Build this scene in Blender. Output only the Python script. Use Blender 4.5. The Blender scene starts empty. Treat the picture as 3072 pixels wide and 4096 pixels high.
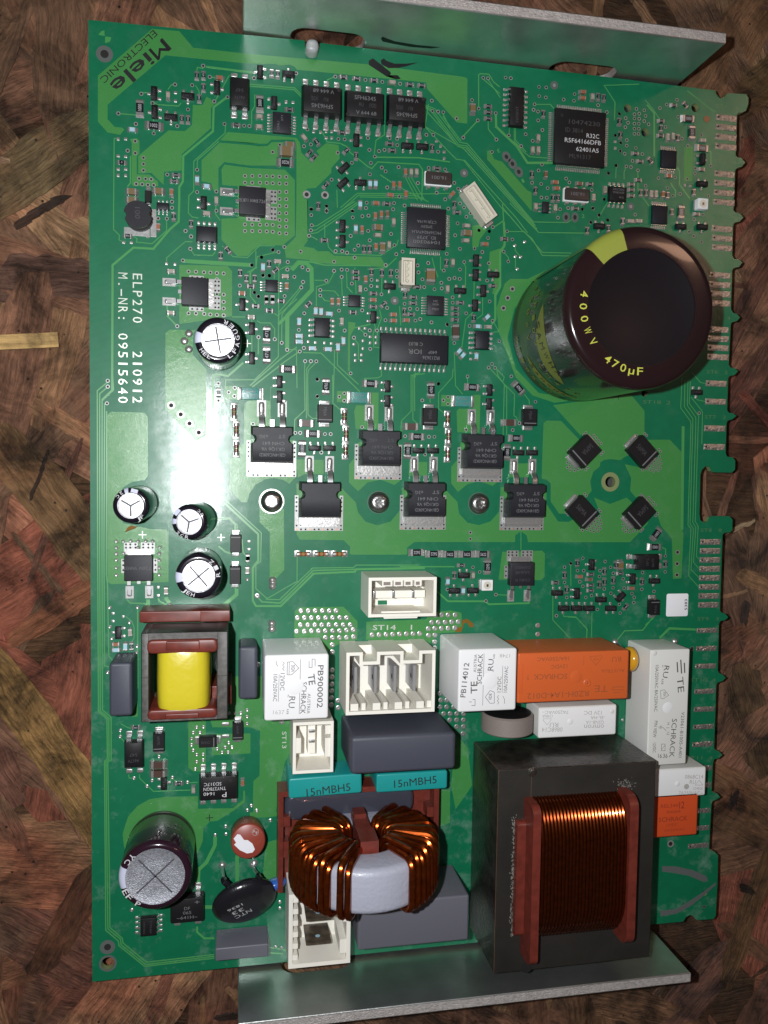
import bpy, bmesh, math, random
from mathutils import Vector, Matrix
from mathutils.geometry import tessellate_polygon
random.seed(7)
D = bpy.data
sc = bpy.context.scene
COL = sc.collection
S = 0.001                       # everything is modelled in millimetres and scaled to metres
PI = math.pi

# ------------------------------------------------------------------ camera
def _rot(rx, ry, rz):
    return (Matrix.Rotation(rz, 3, 'Z') @ Matrix.Rotation(ry, 3, 'Y') @ Matrix.Rotation(rx, 3, 'X'))
CR = _rot(-5.8e-2, -1.856e-1, 1.52e-2)
CC = Vector((34.026, -102.465, 197.905))
F = 3157.93
cam = D.objects.new('camera', D.cameras.new('camera'))
COL.objects.link(cam)
cam.data.sensor_fit = 'VERTICAL'
cam.data.sensor_height = 36.0
cam.data.lens = F / 4096 * 36.0
cam.data.clip_start = 0.005
cam.data.clip_end = 20
cam.matrix_world = Matrix.Translation(CC * S) @ CR.to_4x4()
sc.camera = cam

# ------------------------------------------------------------------ light: phone flash beside the lens, dim room, warm room lamp
w = D.worlds.new('World'); sc.world = w; w.use_nodes = True
w.node_tree.nodes['Background'].inputs[0].default_value = (1.0, 0.93, 0.86, 1)
w.node_tree.nodes['Background'].inputs[1].default_value = 0.036
def lamp(name, kind, loc, power, color, size, target=None):
    l = D.lights.new(name, kind); l.energy = power; l.color = color
    if kind == 'AREA': l.shape = 'DISK'; l.size = size
    else: l.shadow_soft_size = size
    o = D.objects.new(name, l); COL.objects.link(o); o.location = Vector(loc) * S
    if target is not None:
        o.rotation_euler = (Vector(loc) - Vector(target)).to_track_quat('Z', 'Y').to_euler()
    return o
lamp('phone_flash', 'POINT', (16.5, -98.5, 199), 1.8, (.965, 0.985, 1.0), 0.0018)
rl = lamp('room_lamp', 'AREA', (835, 370, 990), 0.95, (1.0, 0.58, 0.38), 0.10, (150, -50, 0))
rl.data.shape = 'RECTANGLE'; rl.data.size = .09; rl.data.size_y = .30
sc.view_settings.view_transform = 'Standard'
sc.view_settings.look = 'None'
sc.view_settings.exposure = 0.0
sc.view_settings.gamma = 1.0

# ------------------------------------------------------------------ pixel -> place on the board
OR = dict(A=(300,50),B=(1000,50),C=(1700,150),D=(2272,250),E=(300,800),F=(1000,800),G=(1600,800),H=(2272,1000),
 I=(300,1500),J=(950,1500),K=(1600,1500),L=(2272,1700),M=(300,2200),N=(1000,2200),O=(1700,2200),P=(2272,2400),
 Q=(300,2900),R=(1000,3000),T=(2272,3100),S=(1750,2900,.60277),V=(300,3500,.72333),X=(1950,900,.57264),Y=(1100,2750),Z=(0,0,1))
def un(u, v, z=0.0):
    d = CR @ Vector(((u-1536)/F, -(v-2048)/F, -1.0))
    t = (z - CC.z) / d.z
    p = CC + t*d
    return Vector((p.x, p.y, z))
def pt(r, x, y, z=0.0):
    o = OR[r]; s = o[2] if len(o) > 2 else .48222
    return un(o[0]+x*s, o[1]+y*s, z)
def pts(s, z=0.0):
    out = []; r = None
    for tok in s.split():
        if tok[0].isalpha(): r = tok[0]; tok = tok[1:]
        x, y = tok.split(',')
        out.append(pt(r, float(x), float(y), z))
    return out

# ------------------------------------------------------------------ materials
MATS = {}
def mat(name, col, rough=.5, metal=0., coat=0., bump=None, var=None, spec=.5, coatr=.05, trans=0., build=None):
    if name in MATS: return MATS[name]
    m = D.materials.new(name); m.use_nodes = True; MATS[name] = m
    nt = m.node_tree; b = nt.nodes['Principled BSDF']
    b.inputs['Base Color'].default_value = (*col, 1)
    b.inputs['Roughness'].default_value = rough
    b.inputs['Metallic'].default_value = metal
    b.inputs['Specular IOR Level'].default_value = spec
    b.inputs['Coat Weight'].default_value = coat
    b.inputs['Coat Roughness'].default_value = coatr
    b.inputs['Transmission Weight'].default_value = trans
    tc = nt.nodes.new('ShaderNodeTexCoord')
    if var:                                           # (scale, amount): mottled tone
        n = nt.nodes.new('ShaderNodeTexNoise'); n.inputs['Scale'].default_value = var[0]; n.inputs['Detail'].default_value = 4
        nt.links.new(tc.outputs['Object'], n.inputs['Vector'])
        mr = nt.nodes.new('ShaderNodeMapRange'); mr.inputs[1].default_value=.3; mr.inputs[2].default_value=.7
        mr.inputs[3].default_value = 1-var[1]; mr.inputs[4].default_value = 1+var[1]
        nt.links.new(n.outputs[0], mr.inputs[0])
        vm = nt.nodes.new('ShaderNodeVectorMath'); vm.operation = 'SCALE'; vm.inputs[0].default_value = col
        nt.links.new(mr.outputs[0], vm.inputs['Scale']); nt.links.new(vm.outputs[0], b.inputs['Base Color'])
    if bump:                                          # (scale, strength)
        n = nt.nodes.new('ShaderNodeTexNoise'); n.inputs['Scale'].default_value = bump[0]; n.inputs['Detail'].default_value = 3
        nt.links.new(tc.outputs['Object'], n.inputs['Vector'])
        bp = nt.nodes.new('ShaderNodeBump'); bp.inputs['Strength'].default_value = bump[1]
        bp.inputs['Distance'].default_value = bump[2] if len(bump) > 2 else .0001
        nt.links.new(n.outputs[0], bp.inputs['Height']); nt.links.new(bp.outputs[0], b.inputs['Normal'])
    return m
MASK_BUMP = (9.0, .10, .00002)
m_mask = mat('dark green solder mask', (.001,.142,.062), .46, bump=(6,.25,.00002), var=(.35,.06), spec=.35, coat=.55, coatr=.15)
m_pour = mat('light green mask over copper', (.048,.235,.056), .46, bump=(9,.4,.00004), var=(5,.12), spec=.35, coat=.5, coatr=.18)
m_trace = mat('green mask over trace', (.065,.29,.085), .32, spec=.6, coat=.2, coatr=.2)
m_edge = mat('board edge laminate', (.20,.24,.10), .6)
m_tin = mat('tinned metal', (.52,.51,.50), .34, .78, bump=(1.6,.6,.00008), var=(3,.12))
m_tinpad = mat('tinned pad', (.36,.36,.355), .42, .45, bump=(3,.3,.00003), var=(2,.15))
m_steel = mat('steel lead', (.72,.72,.73), .25, .9)
m_hole = mat('dark hole', (.012,.012,.010), .7)
m_copperdot = mat('bare copper', (.55,.25,.14), .4, .6)
m_ic = mat('black epoxy', (.010,.0095,.011), .46, bump=(18,.35,.00003), spec=.32)
m_icf = mat('charcoal epoxy', (.013,.0135,.019), .48, bump=(14,.5,.00005), spec=.40)
m_res = mat('black resistor glaze', (.012,.012,.016), .22)
m_cer = mat('brown ceramic', (.16,.085,.05), .45)
m_cer2 = mat('rust ceramic', (.30,.11,.055), .45)
m_cerg = mat('grey beige ceramic', (.34,.30,.25), .45)
m_cerd = mat('dark brown ceramic', (.075,.04,.03), .4)
m_cerk = mat('olive tan ceramic', (.17,.115,.05), .45)
m_blue = mat('pale blue chip', (.36,.56,.66), .4)
m_white = mat('white plastic', (.83,.83,.84), .38, coat=.3, coatr=.12)
m_relayg = mat('grey white relay plastic', (.72,.72,.69), .40, bump=(6,.15,.00003), coat=.2, coatr=.15)
m_conn = mat('cream connector plastic', (.86,.83,.75), .5)
m_lid = mat('dark resonator lid', (.036,.028,.026), .4)
m_sock = mat('pale socket plastic', (.60,.565,.47), .5)
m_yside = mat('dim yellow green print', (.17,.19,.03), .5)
m_blade = mat('tin plated blade', (.42,.42,.44), .33, .45)
m_orange = mat('orange relay plastic', (.62,.118,.028), .36, bump=(4,.12,.00003))
m_red = mat('red orange relay plastic', (.60,.078,.020), .38, bump=(4,.12,.00003))
m_teal = mat('teal film capacitor plastic', (.012,.30,.29), .36, bump=(5,.25,.00005))
m_film = mat('slate film capacitor plastic', (.058,.062,.085), .45, bump=(8,.5,.00008), var=(30,.12))
m_film2 = mat('grey film capacitor plastic', (.125,.125,.155), .45, bump=(6,.4,.00006))
m_sleeve = mat('black capacitor sleeve', (.010,.008,.014),.18, spec=.3, coat=.35, coatr=.04)
m_sleevep = mat('purple black capacitor sleeve', (.022,.008,.016),.18, spec=.3, coat=.35, coatr=.05)
m_sleeveb = mat('brown black capacitor sleeve', (.018,.008,.009),.18, spec=.3, coat=.35, coatr=.05)
m_captop = mat('black insulating disc', (.008,.006,.008), .42, spec=.25)
m_alu = mat('aluminium can top', (.62,.62,.65), .42, .8, bump=(3,.6,.0001))
m_alud = mat('dull aluminium can top', (.40,.41,.46), .42, .55, bump=(4,.8,.0002), var=(2.2,.3))
m_lilac = mat('pale print stripe', (.55,.57,.72), .4)
m_olive = mat('yellow green stripe', (.27,.31,.05), .30, bump=(4,.3,.0002), coat=.6, coatr=.1)
m_print = mat('white print', (.60,.60,.62), .5)
m_printr = mat('resistor print', (.36,.36,.38), .5)
m_printg = mat('grey print', (.16,.16,.17), .5)
m_printd = mat('faint print', (.055,.055,.062), .45)
m_ink = mat('dark grey ink', (.10,.10,.10), .6)
m_inkf = mat('faded grey ink', (.42,.42,.40), .6)
m_inkb = mat('black ink', (.010,.010,.012), .6)
m_inko = mat('brown ink on orange', (.36,.085,.028), .5)
m_inkr = mat('dark ink on red', (.30,.04,.015), .5)
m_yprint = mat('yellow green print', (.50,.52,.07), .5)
m_silk = mat('silver lettering', (.62,.66,.58), .4, .4)
m_galv = mat('galvanised steel', (.66,.68,.67), .34, .94, bump=(2.2,.35,.00012), var=(.12,.15))
m_galve = mat('cut steel edge', (.60,.56,.54), .5, .5, bump=(3,.8,.0003), var=(1.5,.2))
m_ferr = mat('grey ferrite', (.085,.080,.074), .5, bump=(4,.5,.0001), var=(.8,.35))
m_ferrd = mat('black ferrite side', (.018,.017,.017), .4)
m_brown = mat('red brown bobbin plastic', (.145,.026,.017), .36, var=(.5,.2))
m_tape = mat('yellow polyester tape', (.60,.50,.025), .30, bump=(.25,.22,.001), coat=.3)
m_wire = mat('enamelled copper wire', (.60,.20,.04), .28, 1.)
m_wired = mat('enamelled copper turns', (.33,.062,.010), .22, .93, coat=.08, coatr=.08, var=(.8,.3))
m_wiret = mat('dark enamelled copper turns', (.18,.034,.007), .21, .93, coat=.15, coatr=.1, var=(.8,.25))
m_core = mat('grey coated ring core', (.37,.38,.46), .40, bump=(1.1,.28,.0005), coat=.2)
m_glue = mat('dark potting glue', (.045,.047,.065), .2, coat=.5)
m_lam = mat('laminated iron core', (.041,.037,.033), .38, .4, bump=(1.2,.3,.0001), var=(.12,.15), coat=.25, coatr=.2)
m_lams = mat('lamination edge', (.040,.035,.030), .34, .5, bump=(1.2,.6,.0003), var=(.3,.5), coat=.3, coatr=.15)
m_copseam = mat('worn copper tinted edge', (.30,.17,.10), .4, .7)
m_yel = mat('ochre disc capacitor', (.66,.33,.02), .2, coat=.7)
m_grey = mat('grey brown disc side', (.24,.20,.18), .45, bump=(3,.4,.0002))
m_fuse = mat('red brown fuse plastic', (.26,.045,.028), .36)
m_ntc = mat('black lacquer', (.012,.012,.016), .26, coat=.3, coatr=.2, bump=(1.2,.3,.0003))
m_paint = mat('white paint', (.75,.75,.80), .5)
m_tealres = mat('teal resistor lacquer', (.05,.25,.22), .3, bump=(3,.4,.0001), var=(2,.2))
m_clear = mat('frosted clear plastic', (.75,.78,.78), .25, trans=.55)
m_sticker = mat('white paper label', (.86,.86,.90), .5)
m_marker = mat('black marker ink', (.006,.006,.007), .35)
m_greymark = mat('dull grey marker', (.10,.115,.11), .5)
m_flux = mat('amber flux residue', (.20,.10,.012), .15, coat=.5)
m_goldd = mat('dark bronze blade', (.10,.08,.06), .30, .3, var=(.4,.6))
m_led = mat('led lens', (.62,.60,.50), .3)
m_screw = mat('screw steel', (.30,.295,.29), .30, .95, bump=(2,.3,.0002))
m_org_band = mat('brown band', (.42,.11,.02), .3)
m_glassg = mat('green glass body', (.20,.28,.10), .15)
# weave of the glass cloth, a faint relief in the solder mask
def add_weave(m):
    nt = m.node_tree; b = nt.nodes['Principled BSDF']
    tc = nt.nodes.new('ShaderNodeTexCoord')
    wv = nt.nodes.new('ShaderNodeTexWave'); wv.wave_type='BANDS'; wv.bands_direction='Y'
    wv.inputs['Scale'].default_value = 1.15; wv.inputs['Distortion'].default_value = 1.2
    wv.inputs['Detail'].default_value = 1
    nt.links.new(tc.outputs['Object'], wv.inputs['Vector'])
    old = b.inputs['Normal'].links[0].from_node
    bp = nt.nodes.new('ShaderNodeBump'); bp.inputs['Strength'].default_value=.30; bp.inputs['Distance'].default_value=.00002
    nt.links.new(wv.outputs[0], bp.inputs['Height']); nt.links.new(old.outputs[0], bp.inputs['Normal'])
    nt.links.new(bp.outputs[0], b.inputs['Normal']); nt.links.new(bp.outputs[0], b.inputs['Coat Normal'])
add_weave(m_mask); add_weave(m_pour)
def add_residue(m):
    nt=m.node_tree; b=nt.nodes['Principled BSDF']; src=b.inputs['Base Color'].links[0].from_socket
    tc=nt.nodes.new('ShaderNodeTexCoord')
    n=nt.nodes.new('ShaderNodeTexNoise'); n.inputs['Scale'].default_value=.13; n.inputs['Detail'].default_value=8; n.inputs['Roughness'].default_value=.72; nt.links.new(tc.outputs['Object'],n.inputs['Vector'])
    r=nt.nodes.new('ShaderNodeMapRange'); r.inputs[1].default_value=.53; r.inputs[2].default_value=.74; r.inputs[4].default_value=.34; nt.links.new(n.outputs[0],r.inputs[0])
    sp=nt.nodes.new('ShaderNodeSeparateXYZ'); nt.links.new(tc.outputs['Object'],sp.inputs[0])
    ry=nt.nodes.new('ShaderNodeMapRange'); ry.inputs[1].default_value=-110; ry.inputs[2].default_value=-160; ry.inputs[3].default_value=.15; nt.links.new(sp.outputs[1],ry.inputs[0])
    mu=nt.nodes.new('ShaderNodeMath'); mu.operation='MULTIPLY'; nt.links.new(r.outputs[0],mu.inputs[0]); nt.links.new(ry.outputs[0],mu.inputs[1])
    mx=nt.nodes.new('ShaderNodeMix'); mx.data_type='RGBA'; mx.inputs['B'].default_value=(.36,.48,.42,1)
    nt.links.new(mu.outputs[0],mx.inputs['Factor']); nt.links.new(src,mx.inputs['A']); nt.links.new(mx.outputs['Result'],b.inputs['Base Color'])
    # slow waviness of the pressed board
    n2=nt.nodes.new('ShaderNodeTexNoise'); n2.inputs['Scale'].default_value=.11; n2.inputs['Detail'].default_value=2; nt.links.new(tc.outputs['Object'],n2.inputs['Vector'])
    old=b.inputs['Normal'].links[0].from_node
    bp=nt.nodes.new('ShaderNodeBump'); bp.inputs['Strength'].default_value=1.; bp.inputs['Distance'].default_value=.00007
    nt.links.new(n2.outputs[0],bp.inputs['Height']); nt.links.new(old.outputs[0],bp.inputs['Normal']); nt.links.new(bp.outputs[0],b.inputs['Normal']); nt.links.new(bp.outputs[0],b.inputs['Coat Normal'])
add_residue(m_mask); add_residue(m_pour)

# ------------------------------------------------------------------ mesh helpers
class MB:
    def __init__(s): s.v=[]; s.f=[]; s.m=[]; s.mats=[]
    def mi(s, m):
        if m not in s.mats: s.mats.append(m)
        return s.mats.index(m)
    def add(s, vs, fs, m):
        n=len(s.v); s.v += [tuple(v) for v in vs]; k=s.mi(m)
        for f in fs: s.f.append(tuple(i+n for i in f)); s.m.append(k)
    def box(s, x0,x1,y0,y1,z0,z1, m, M=None):
        vs=[Vector((x,y,z)) for z in (z0,z1) for y in (y0,y1) for x in (x0,x1)]
        if M is not None: vs=[M@v for v in vs]
        s.add(vs, [(0,2,3,1),(4,5,7,6),(0,1,5,4),(2,6,7,3),(0,4,6,2),(1,3,7,5)], m); return s
    def loft(s, rings, m, cap0=True, cap1=True, mtop=None):
        n=len(rings[0]); vs=[]; fs=[]
        for r in rings: vs+=list(r)
        for k in range(len(rings)-1):
            for i in range(n):
                j=(i+1)%n; fs.append((k*n+i,k*n+j,(k+1)*n+j,(k+1)*n+i))
        if cap0: fs.append(tuple(reversed(range(n))))
        s.add(vs,fs,m)
        if cap1:
            base=(len(rings)-1)*n
            s.add(list(rings[-1]), [tuple(range(n))], mtop or m)
        return s
    def prism(s, poly, z0, z1, m, side=None):
        n=len(poly)
        a=sum(poly[i][0]*poly[(i+1)%n][1]-poly[(i+1)%n][0]*poly[i][1] for i in range(n))
        if a<0: poly=poly[::-1]
        top=[Vector((p[0],p[1],z1)) for p in poly]; bot=[Vector((p[0],p[1],z0)) for p in poly]
        tri=tessellate_polygon([top])
        tri=[t if ((top[t[1]]-top[t[0]]).cross(top[t[2]]-top[t[0]])).z>0 else t[::-1] for t in tri]
        s.add(top,[tuple(t) for t in tri],m)
        s.add(bot+top,[(i,(i+1)%n,n+(i+1)%n,n+i) for i in range(n)],side or m); return s
    def rbox(s, x0,x1,y0,y1,z0,z1, r, m, rc=None, mtop=None, M=None, k=3):
        rc=r if rc is None else rc
        def ring(ins,z):
            o=[]; R=max(rc-ins,.01)
            for cx,cy,a0 in ((x1-rc,y1-rc,0),(x0+rc,y1-rc,90),(x0+rc,y0+rc,180),(x1-rc,y0+rc,270)):
                for q in range(k+1):
                    a=math.radians(a0+90*q/k); o.append(Vector((cx+R*math.cos(a),cy+R*math.sin(a),z)))
            return o
        rings=[ring(0,z0),ring(0,z1-r)]
        if r>0:
            rings+= [ring(r*(1-math.cos(PI/2*t)), z1-r+r*math.sin(PI/2*t)) for t in (.33,.66,1)]
        if M is not None: rings=[[M@v for v in rg] for rg in rings]
        s.loft(rings,m,mtop=mtop); return s
    def lathe(s, prof, n, m, M=None, a0=0, a1=2*PI, cap=True):
        rings=[]
        full=abs(a1-a0-2*PI)<1e-6
        for r,z in prof:
            rings.append([Vector((r*math.cos(a0+(a1-a0)*i/(n if full else n-1)), r*math.sin(a0+(a1-a0)*i/(n if full else n-1)), z)) for i in range(n)])
        if M is not None: rings=[[M@v for v in rg] for rg in rings]
        if full: s.loft(rings,m,cap0=cap,cap1=cap)
        else:
            vs=[v for r in rings for v in r]; fs=[(k*n+i,k*n+i+1,(k+1)*n+i+1,(k+1)*n+i) for k in range(len(rings)-1) for i in range(n-1)]
            s.add(vs,fs,m)
        return s
    def tube(s, path, r, n, m, closed=False, ends=True):
        path=[Vector(p) for p in path]; L=len(path); rings=[]; prev=None
        for i in range(L):
            if closed: t=path[(i+1)%L]-path[i-1]
            else: t=path[min(i+1,L-1)]-path[max(i-1,0)]
            t.normalize()
            if prev is None:
                a=t.cross(Vector((0,0,1)))
                if a.length<.1: a=t.cross(Vector((1,0,0)))
            else: a=prev-t*prev.dot(t)
            a.normalize(); b=t.cross(a); prev=a
            rings.append([path[i]+(a*math.cos(2*PI*k/n)+b*math.sin(2*PI*k/n))*r for k in range(n)])
        if closed: rings.append(rings[0]); s.loft(rings,m,False,False)
        else: s.loft(rings,m,ends,ends)
        return s
    def strip(s, path, w, z0, z1, m):
        """flat ribbon following a polyline (a board trace)"""
        P=[Vector((p[0],p[1],0)) for p in path]; L=len(P); l=[]; r=[]
        for i in range(L):
            d0=(P[i]-P[i-1]).normalized() if i else None; d1=(P[i+1]-P[i]).normalized() if i<L-1 else None
            d=(d0+d1).normalized() if d0 and d1 and (d0+d1).length>.1 else (d1 or d0)
            nrm=Vector((-d.y,d.x,0)); sc_=1/max(.6,nrm.dot(Vector((-(d1 or d0).y,(d1 or d0).x,0))))
            l.append(P[i]+nrm*w/2*sc_); r.append(P[i]-nrm*w/2*sc_)
        vs=[]; fs=[]
        for i in range(L):
            vs+= [Vector((l[i].x,l[i].y,z1)),Vector((r[i].x,r[i].y,z1)),Vector((r[i].x,r[i].y,z0)),Vector((l[i].x,l[i].y,z0))]
        for i in range(L-1):
            a=4*i;b=a+4
            fs+=[(a,a+1,b+1,b),(a+1,a+2,b+2,b+1),(a+3,a,b,b+3)]
        s.add(vs,fs,m); return s
    def mesh(s, name, smooth=True):
        me=D.meshes.new(name); me.from_pydata(s.v,[],s.f)
        for m in s.mats: me.materials.append(m)
        me.polygons.foreach_set('material_index',s.m)
        if smooth:
            bm=bmesh.new(); bm.from_mesh(me); bmesh.ops.remove_doubles(bm,verts=bm.verts,dist=1e-4); bm.to_mesh(me); bm.free()
            me.polygons.foreach_set('use_smooth',[True]*len(me.polygons)); me.set_sharp_from_angle(angle=math.radians(38))
        me.update(); return me
def ob(name, me, parent=None, loc=(0,0,0), rz=0., label=None, kind=None, M=None, scale=None):
    o=D.objects.new(name,me); COL.objects.link(o); o.parent=parent
    if M is not None: o.matrix_local=M
    else:
        o.location=loc; o.rotation_euler=(0,0,rz)
        if scale: o.scale=scale
    if label: o['label']=label
    if kind: o['kind']=kind
    return o
root=D.objects.new('circuit_board',None); COL.objects.link(root); root.scale=(S,S,S)
root['label']='green circuit board with relays, capacitors and copper coils, screwed to a galvanised metal bracket'
root['category']='circuit board'

# ------------------------------------------------------------------ lettering
TXT={}
def text_mesh(s, bold=0., spacing=1.):
    if any(ch in 'MWN' for ch in s) and s!='Miele': bold=0.
    k=(s,bold,spacing)
    if k in TXT: return TXT[k]
    cu=D.curves.new('lettering','FONT'); cu.body=s; cu.size=1; cu.resolution_u=2; cu.offset=bold; cu.space_character=spacing
    o=D.objects.new('tmp',cu); me=D.meshes.new_from_object(o); D.objects.remove(o)
    xs=[v.co.x for v in me.vertices] or [0]; ys=[v.co.y for v in me.vertices] or [0]
    cx=(min(xs)+max(xs))/2; cy=.36
    W=max(max(xs)-min(xs),1e-3)
    for v in me.vertices: v.co.x=(v.co.x-cx)/W; v.co.y=(v.co.y-cy)/.72
    TXT[k]=(me,W); return TXT[k]
MTX={}
def label_on(s, p0, p1, h, m, parent, bold=0., name='lettering', spacing=1., M=None, lift=.015):
    """lettering from p0 to p1 (middle line of the text), cap height h mm"""
    me,W=text_mesh(s,bold,spacing)
    key=(s,bold,spacing,m.name)
    if key not in MTX:
        c=me.copy(); c.materials.clear(); c.materials.append(m); MTX[key]=c
    me=MTX[key]
    d=p1-p0; L=d.length; c=(p0+p1)/2
    o=ob(name,me,parent,(c.x,c.y,c.z+lift),math.atan2(d.y,d.x),scale=(L,h,1))
    return o
def tl(s, r, x0,y0,x1,y1, h, m, parent, z=0., **k):
    return label_on(s, pt(r,x0,y0,z), pt(r,x1,y1,z), h, m, parent, **k)
def local_text(s, x,y,z, L, h, rz, m, parent, bold=0.):
    d=Vector((math.cos(rz),math.sin(rz),0))*L/2; c=Vector((x,y,z))
    return label_on(s, c-d, c+d, h, m, parent, bold=bold)

# ------------------------------------------------------------------ the bench top of pressed wood strands
BZ=-11.0
def osb(name, base_on_object):
    m=D.materials.new(name); m.use_nodes=True; nt=m.node_tree; b=nt.nodes['Principled BSDF']
    tc=nt.nodes.new('ShaderNodeTexCoord'); mp=nt.nodes.new('ShaderNodeMapping'); mp.inputs['Scale'].default_value=(.045,.9,.9)
    wn=nt.nodes.new('ShaderNodeTexNoise'); wn.inputs['Scale'].default_value=.09; wn.inputs['Detail'].default_value=3; nt.links.new(tc.outputs['Object'],wn.inputs['Vector'])
    wv=nt.nodes.new('ShaderNodeVectorMath'); wv.operation='SCALE'; wv.inputs['Scale'].default_value=3.2; nt.links.new(wn.outputs['Color'],wv.inputs[0])
    wa=nt.nodes.new('ShaderNodeVectorMath'); nt.links.new(tc.outputs['Object'],wa.inputs[0]); nt.links.new(wv.outputs[0],wa.inputs[1]); nt.links.new(wa.outputs[0],mp.inputs[0])
    oi=nt.nodes.new('ShaderNodeObjectInfo')
    add=nt.nodes.new('ShaderNodeVectorMath'); add.operation='MULTIPLY_ADD'
    add.inputs[1].default_value=(37,91,13); nt.links.new(oi.outputs['Random'],add.inputs[0]); nt.links.new(mp.outputs[0],add.inputs[2])
    n1=nt.nodes.new('ShaderNodeTexNoise'); n1.inputs['Scale'].default_value=1.5; n1.inputs['Detail'].default_value=10; n1.inputs['Roughness'].default_value=.74; n1.inputs['Distortion'].default_value=.15
    nt.links.new(add.outputs[0],n1.inputs['Vector'])
    n2=nt.nodes.new('ShaderNodeTexNoise'); n2.inputs['Scale'].default_value=.075; n2.inputs['Detail'].default_value=9; n2.inputs['Roughness'].default_value=.70; n2.inputs['Distortion'].default_value=.6
    geo=nt.nodes.new('ShaderNodeNewGeometry')
    vs=nt.nodes.new('ShaderNodeVectorMath'); vs.operation='SCALE'; vs.inputs['Scale'].default_value=1000
    nt.links.new(geo.outputs['Position'],vs.inputs[0]); nt.links.new(vs.outputs[0],n2.inputs['Vector'])
    r1=nt.nodes.new('ShaderNodeMapRange'); r1.inputs[1].default_value=.36; r1.inputs[2].default_value=.66; r1.inputs[3].default_value=.50; r1.inputs[4].default_value=1.5
    nt.links.new(n1.outputs[0],r1.inputs[0])
    r2=nt.nodes.new('ShaderNodeMapRange'); r2.inputs[1].default_value=.36; r2.inputs[2].default_value=.60; r2.inputs[3].default_value=.22; r2.inputs[4].default_value=1.25
    nt.links.new(n2.outputs[0],r2.inputs[0])
    mu=nt.nodes.new('ShaderNodeMath'); mu.operation='MULTIPLY'; nt.links.new(r1.outputs[0],mu.inputs[0]); nt.links.new(r2.outputs[0],mu.inputs[1])
    sc1=nt.nodes.new('ShaderNodeVectorMath'); sc1.operation='SCALE'
    if base_on_object: nt.links.new(oi.outputs['Color'],sc1.inputs[0])
    else: sc1.inputs[0].default_value=(.10,.052,.026)
    nt.links.new(mu.outputs[0],sc1.inputs['Scale'])
    # specks of pale paint and dirt
    n3=nt.nodes.new('ShaderNodeTexNoise'); n3.inputs['Scale'].default_value=.16; n3.inputs['Detail'].default_value=7; n3.inputs['Roughness'].default_value=.72
    ad=nt.nodes.new('ShaderNodeVectorMath'); ad.inputs[1].default_value=(311,57,9); nt.links.new(vs.outputs[0],ad.inputs[0]); nt.links.new(ad.outputs[0],n3.inputs['Vector'])
    r3=nt.nodes.new('ShaderNodeMapRange'); r3.inputs[1].default_value=.70; r3.inputs[2].default_value=.76; nt.links.new(n3.outputs[0],r3.inputs[0])
    n4=nt.nodes.new('ShaderNodeTexVoronoi'); n4.inputs['Scale'].default_value=.22; nt.links.new(vs.outputs[0],n4.inputs['Vector'])
    r4=nt.nodes.new('ShaderNodeMapRange'); r4.inputs[1].default_value=.09; r4.inputs[2].default_value=.05; nt.links.new(n4.outputs['Distance'],r4.inputs[0])
    # reddish stain that soaks across neighbouring strands
    n5=nt.nodes.new('ShaderNodeTexNoise'); n5.inputs['Scale'].default_value=.022; n5.inputs['Detail'].default_value=6; n5.inputs['Roughness'].default_value=.6
    ad5=nt.nodes.new('ShaderNodeVectorMath'); ad5.inputs[1].default_value=(71,-313,5); nt.links.new(vs.outputs[0],ad5.inputs[0]); nt.links.new(ad5.outputs[0],n5.inputs['Vector'])
    r5=nt.nodes.new('ShaderNodeMapRange'); r5.inputs[1].default_value=.52; r5.inputs[2].default_value=.66; r5.inputs[4].default_value=.8; nt.links.new(n5.outputs[0],r5.inputs[0])
    st=nt.nodes.new('ShaderNodeVectorMath'); st.operation='MULTIPLY'; st.inputs[1].default_value=(1.02,.62,.66); nt.links.new(sc1.outputs[0],st.inputs[0])
    mx5=nt.nodes.new('ShaderNodeMix'); mx5.data_type='RGBA'; nt.links.new(r5.outputs[0],mx5.inputs['Factor']); nt.links.new(sc1.outputs[0],mx5.inputs['A']); nt.links.new(st.outputs[0],mx5.inputs['B'])
    mx=nt.nodes.new('ShaderNodeMix'); mx.data_type='RGBA'; mx.inputs['B'].default_value=(.42,.38,.38,1)
    nt.links.new(r3.outputs[0],mx.inputs['Factor']); nt.links.new(mx5.outputs['Result'],mx.inputs['A'])
    mx2=nt.nodes.new('ShaderNodeMix'); mx2.data_type='RGBA'; mx2.inputs['B'].default_value=(.02,.012,.01,1)
    nt.links.new(r4.outputs[0],mx2.inputs['Factor']); nt.links.new(mx.outputs['Result'],mx2.inputs['A'])
    nt.links.new(mx2.outputs['Result'],b.inputs['Base Color'])
    b.inputs['Roughness'].default_value=.42; b.inputs['Specular IOR Level'].default_value=.45
    bp=nt.nodes.new('ShaderNodeBump'); bp.inputs['Strength'].default_value=1.; bp.inputs['Distance'].default_value=.0012
    nt.links.new(n1.outputs[0],bp.inputs['Height']); nt.links.new(bp.outputs[0],b.inputs['Normal'])
    return m
m_osb=osb('stained wood strand',True); m_osbb=osb('dark wood bench',False)
mb=MB(); mb.box(-700,900,-900,700,BZ-18,BZ-.8,m_osbb)
bench=ob('bench_top',mb.mesh('bench_top'),None,kind='structure'); bench.scale=(S,S,S)
bench['label']='brown stained strand board bench top under the circuit board'
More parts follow.
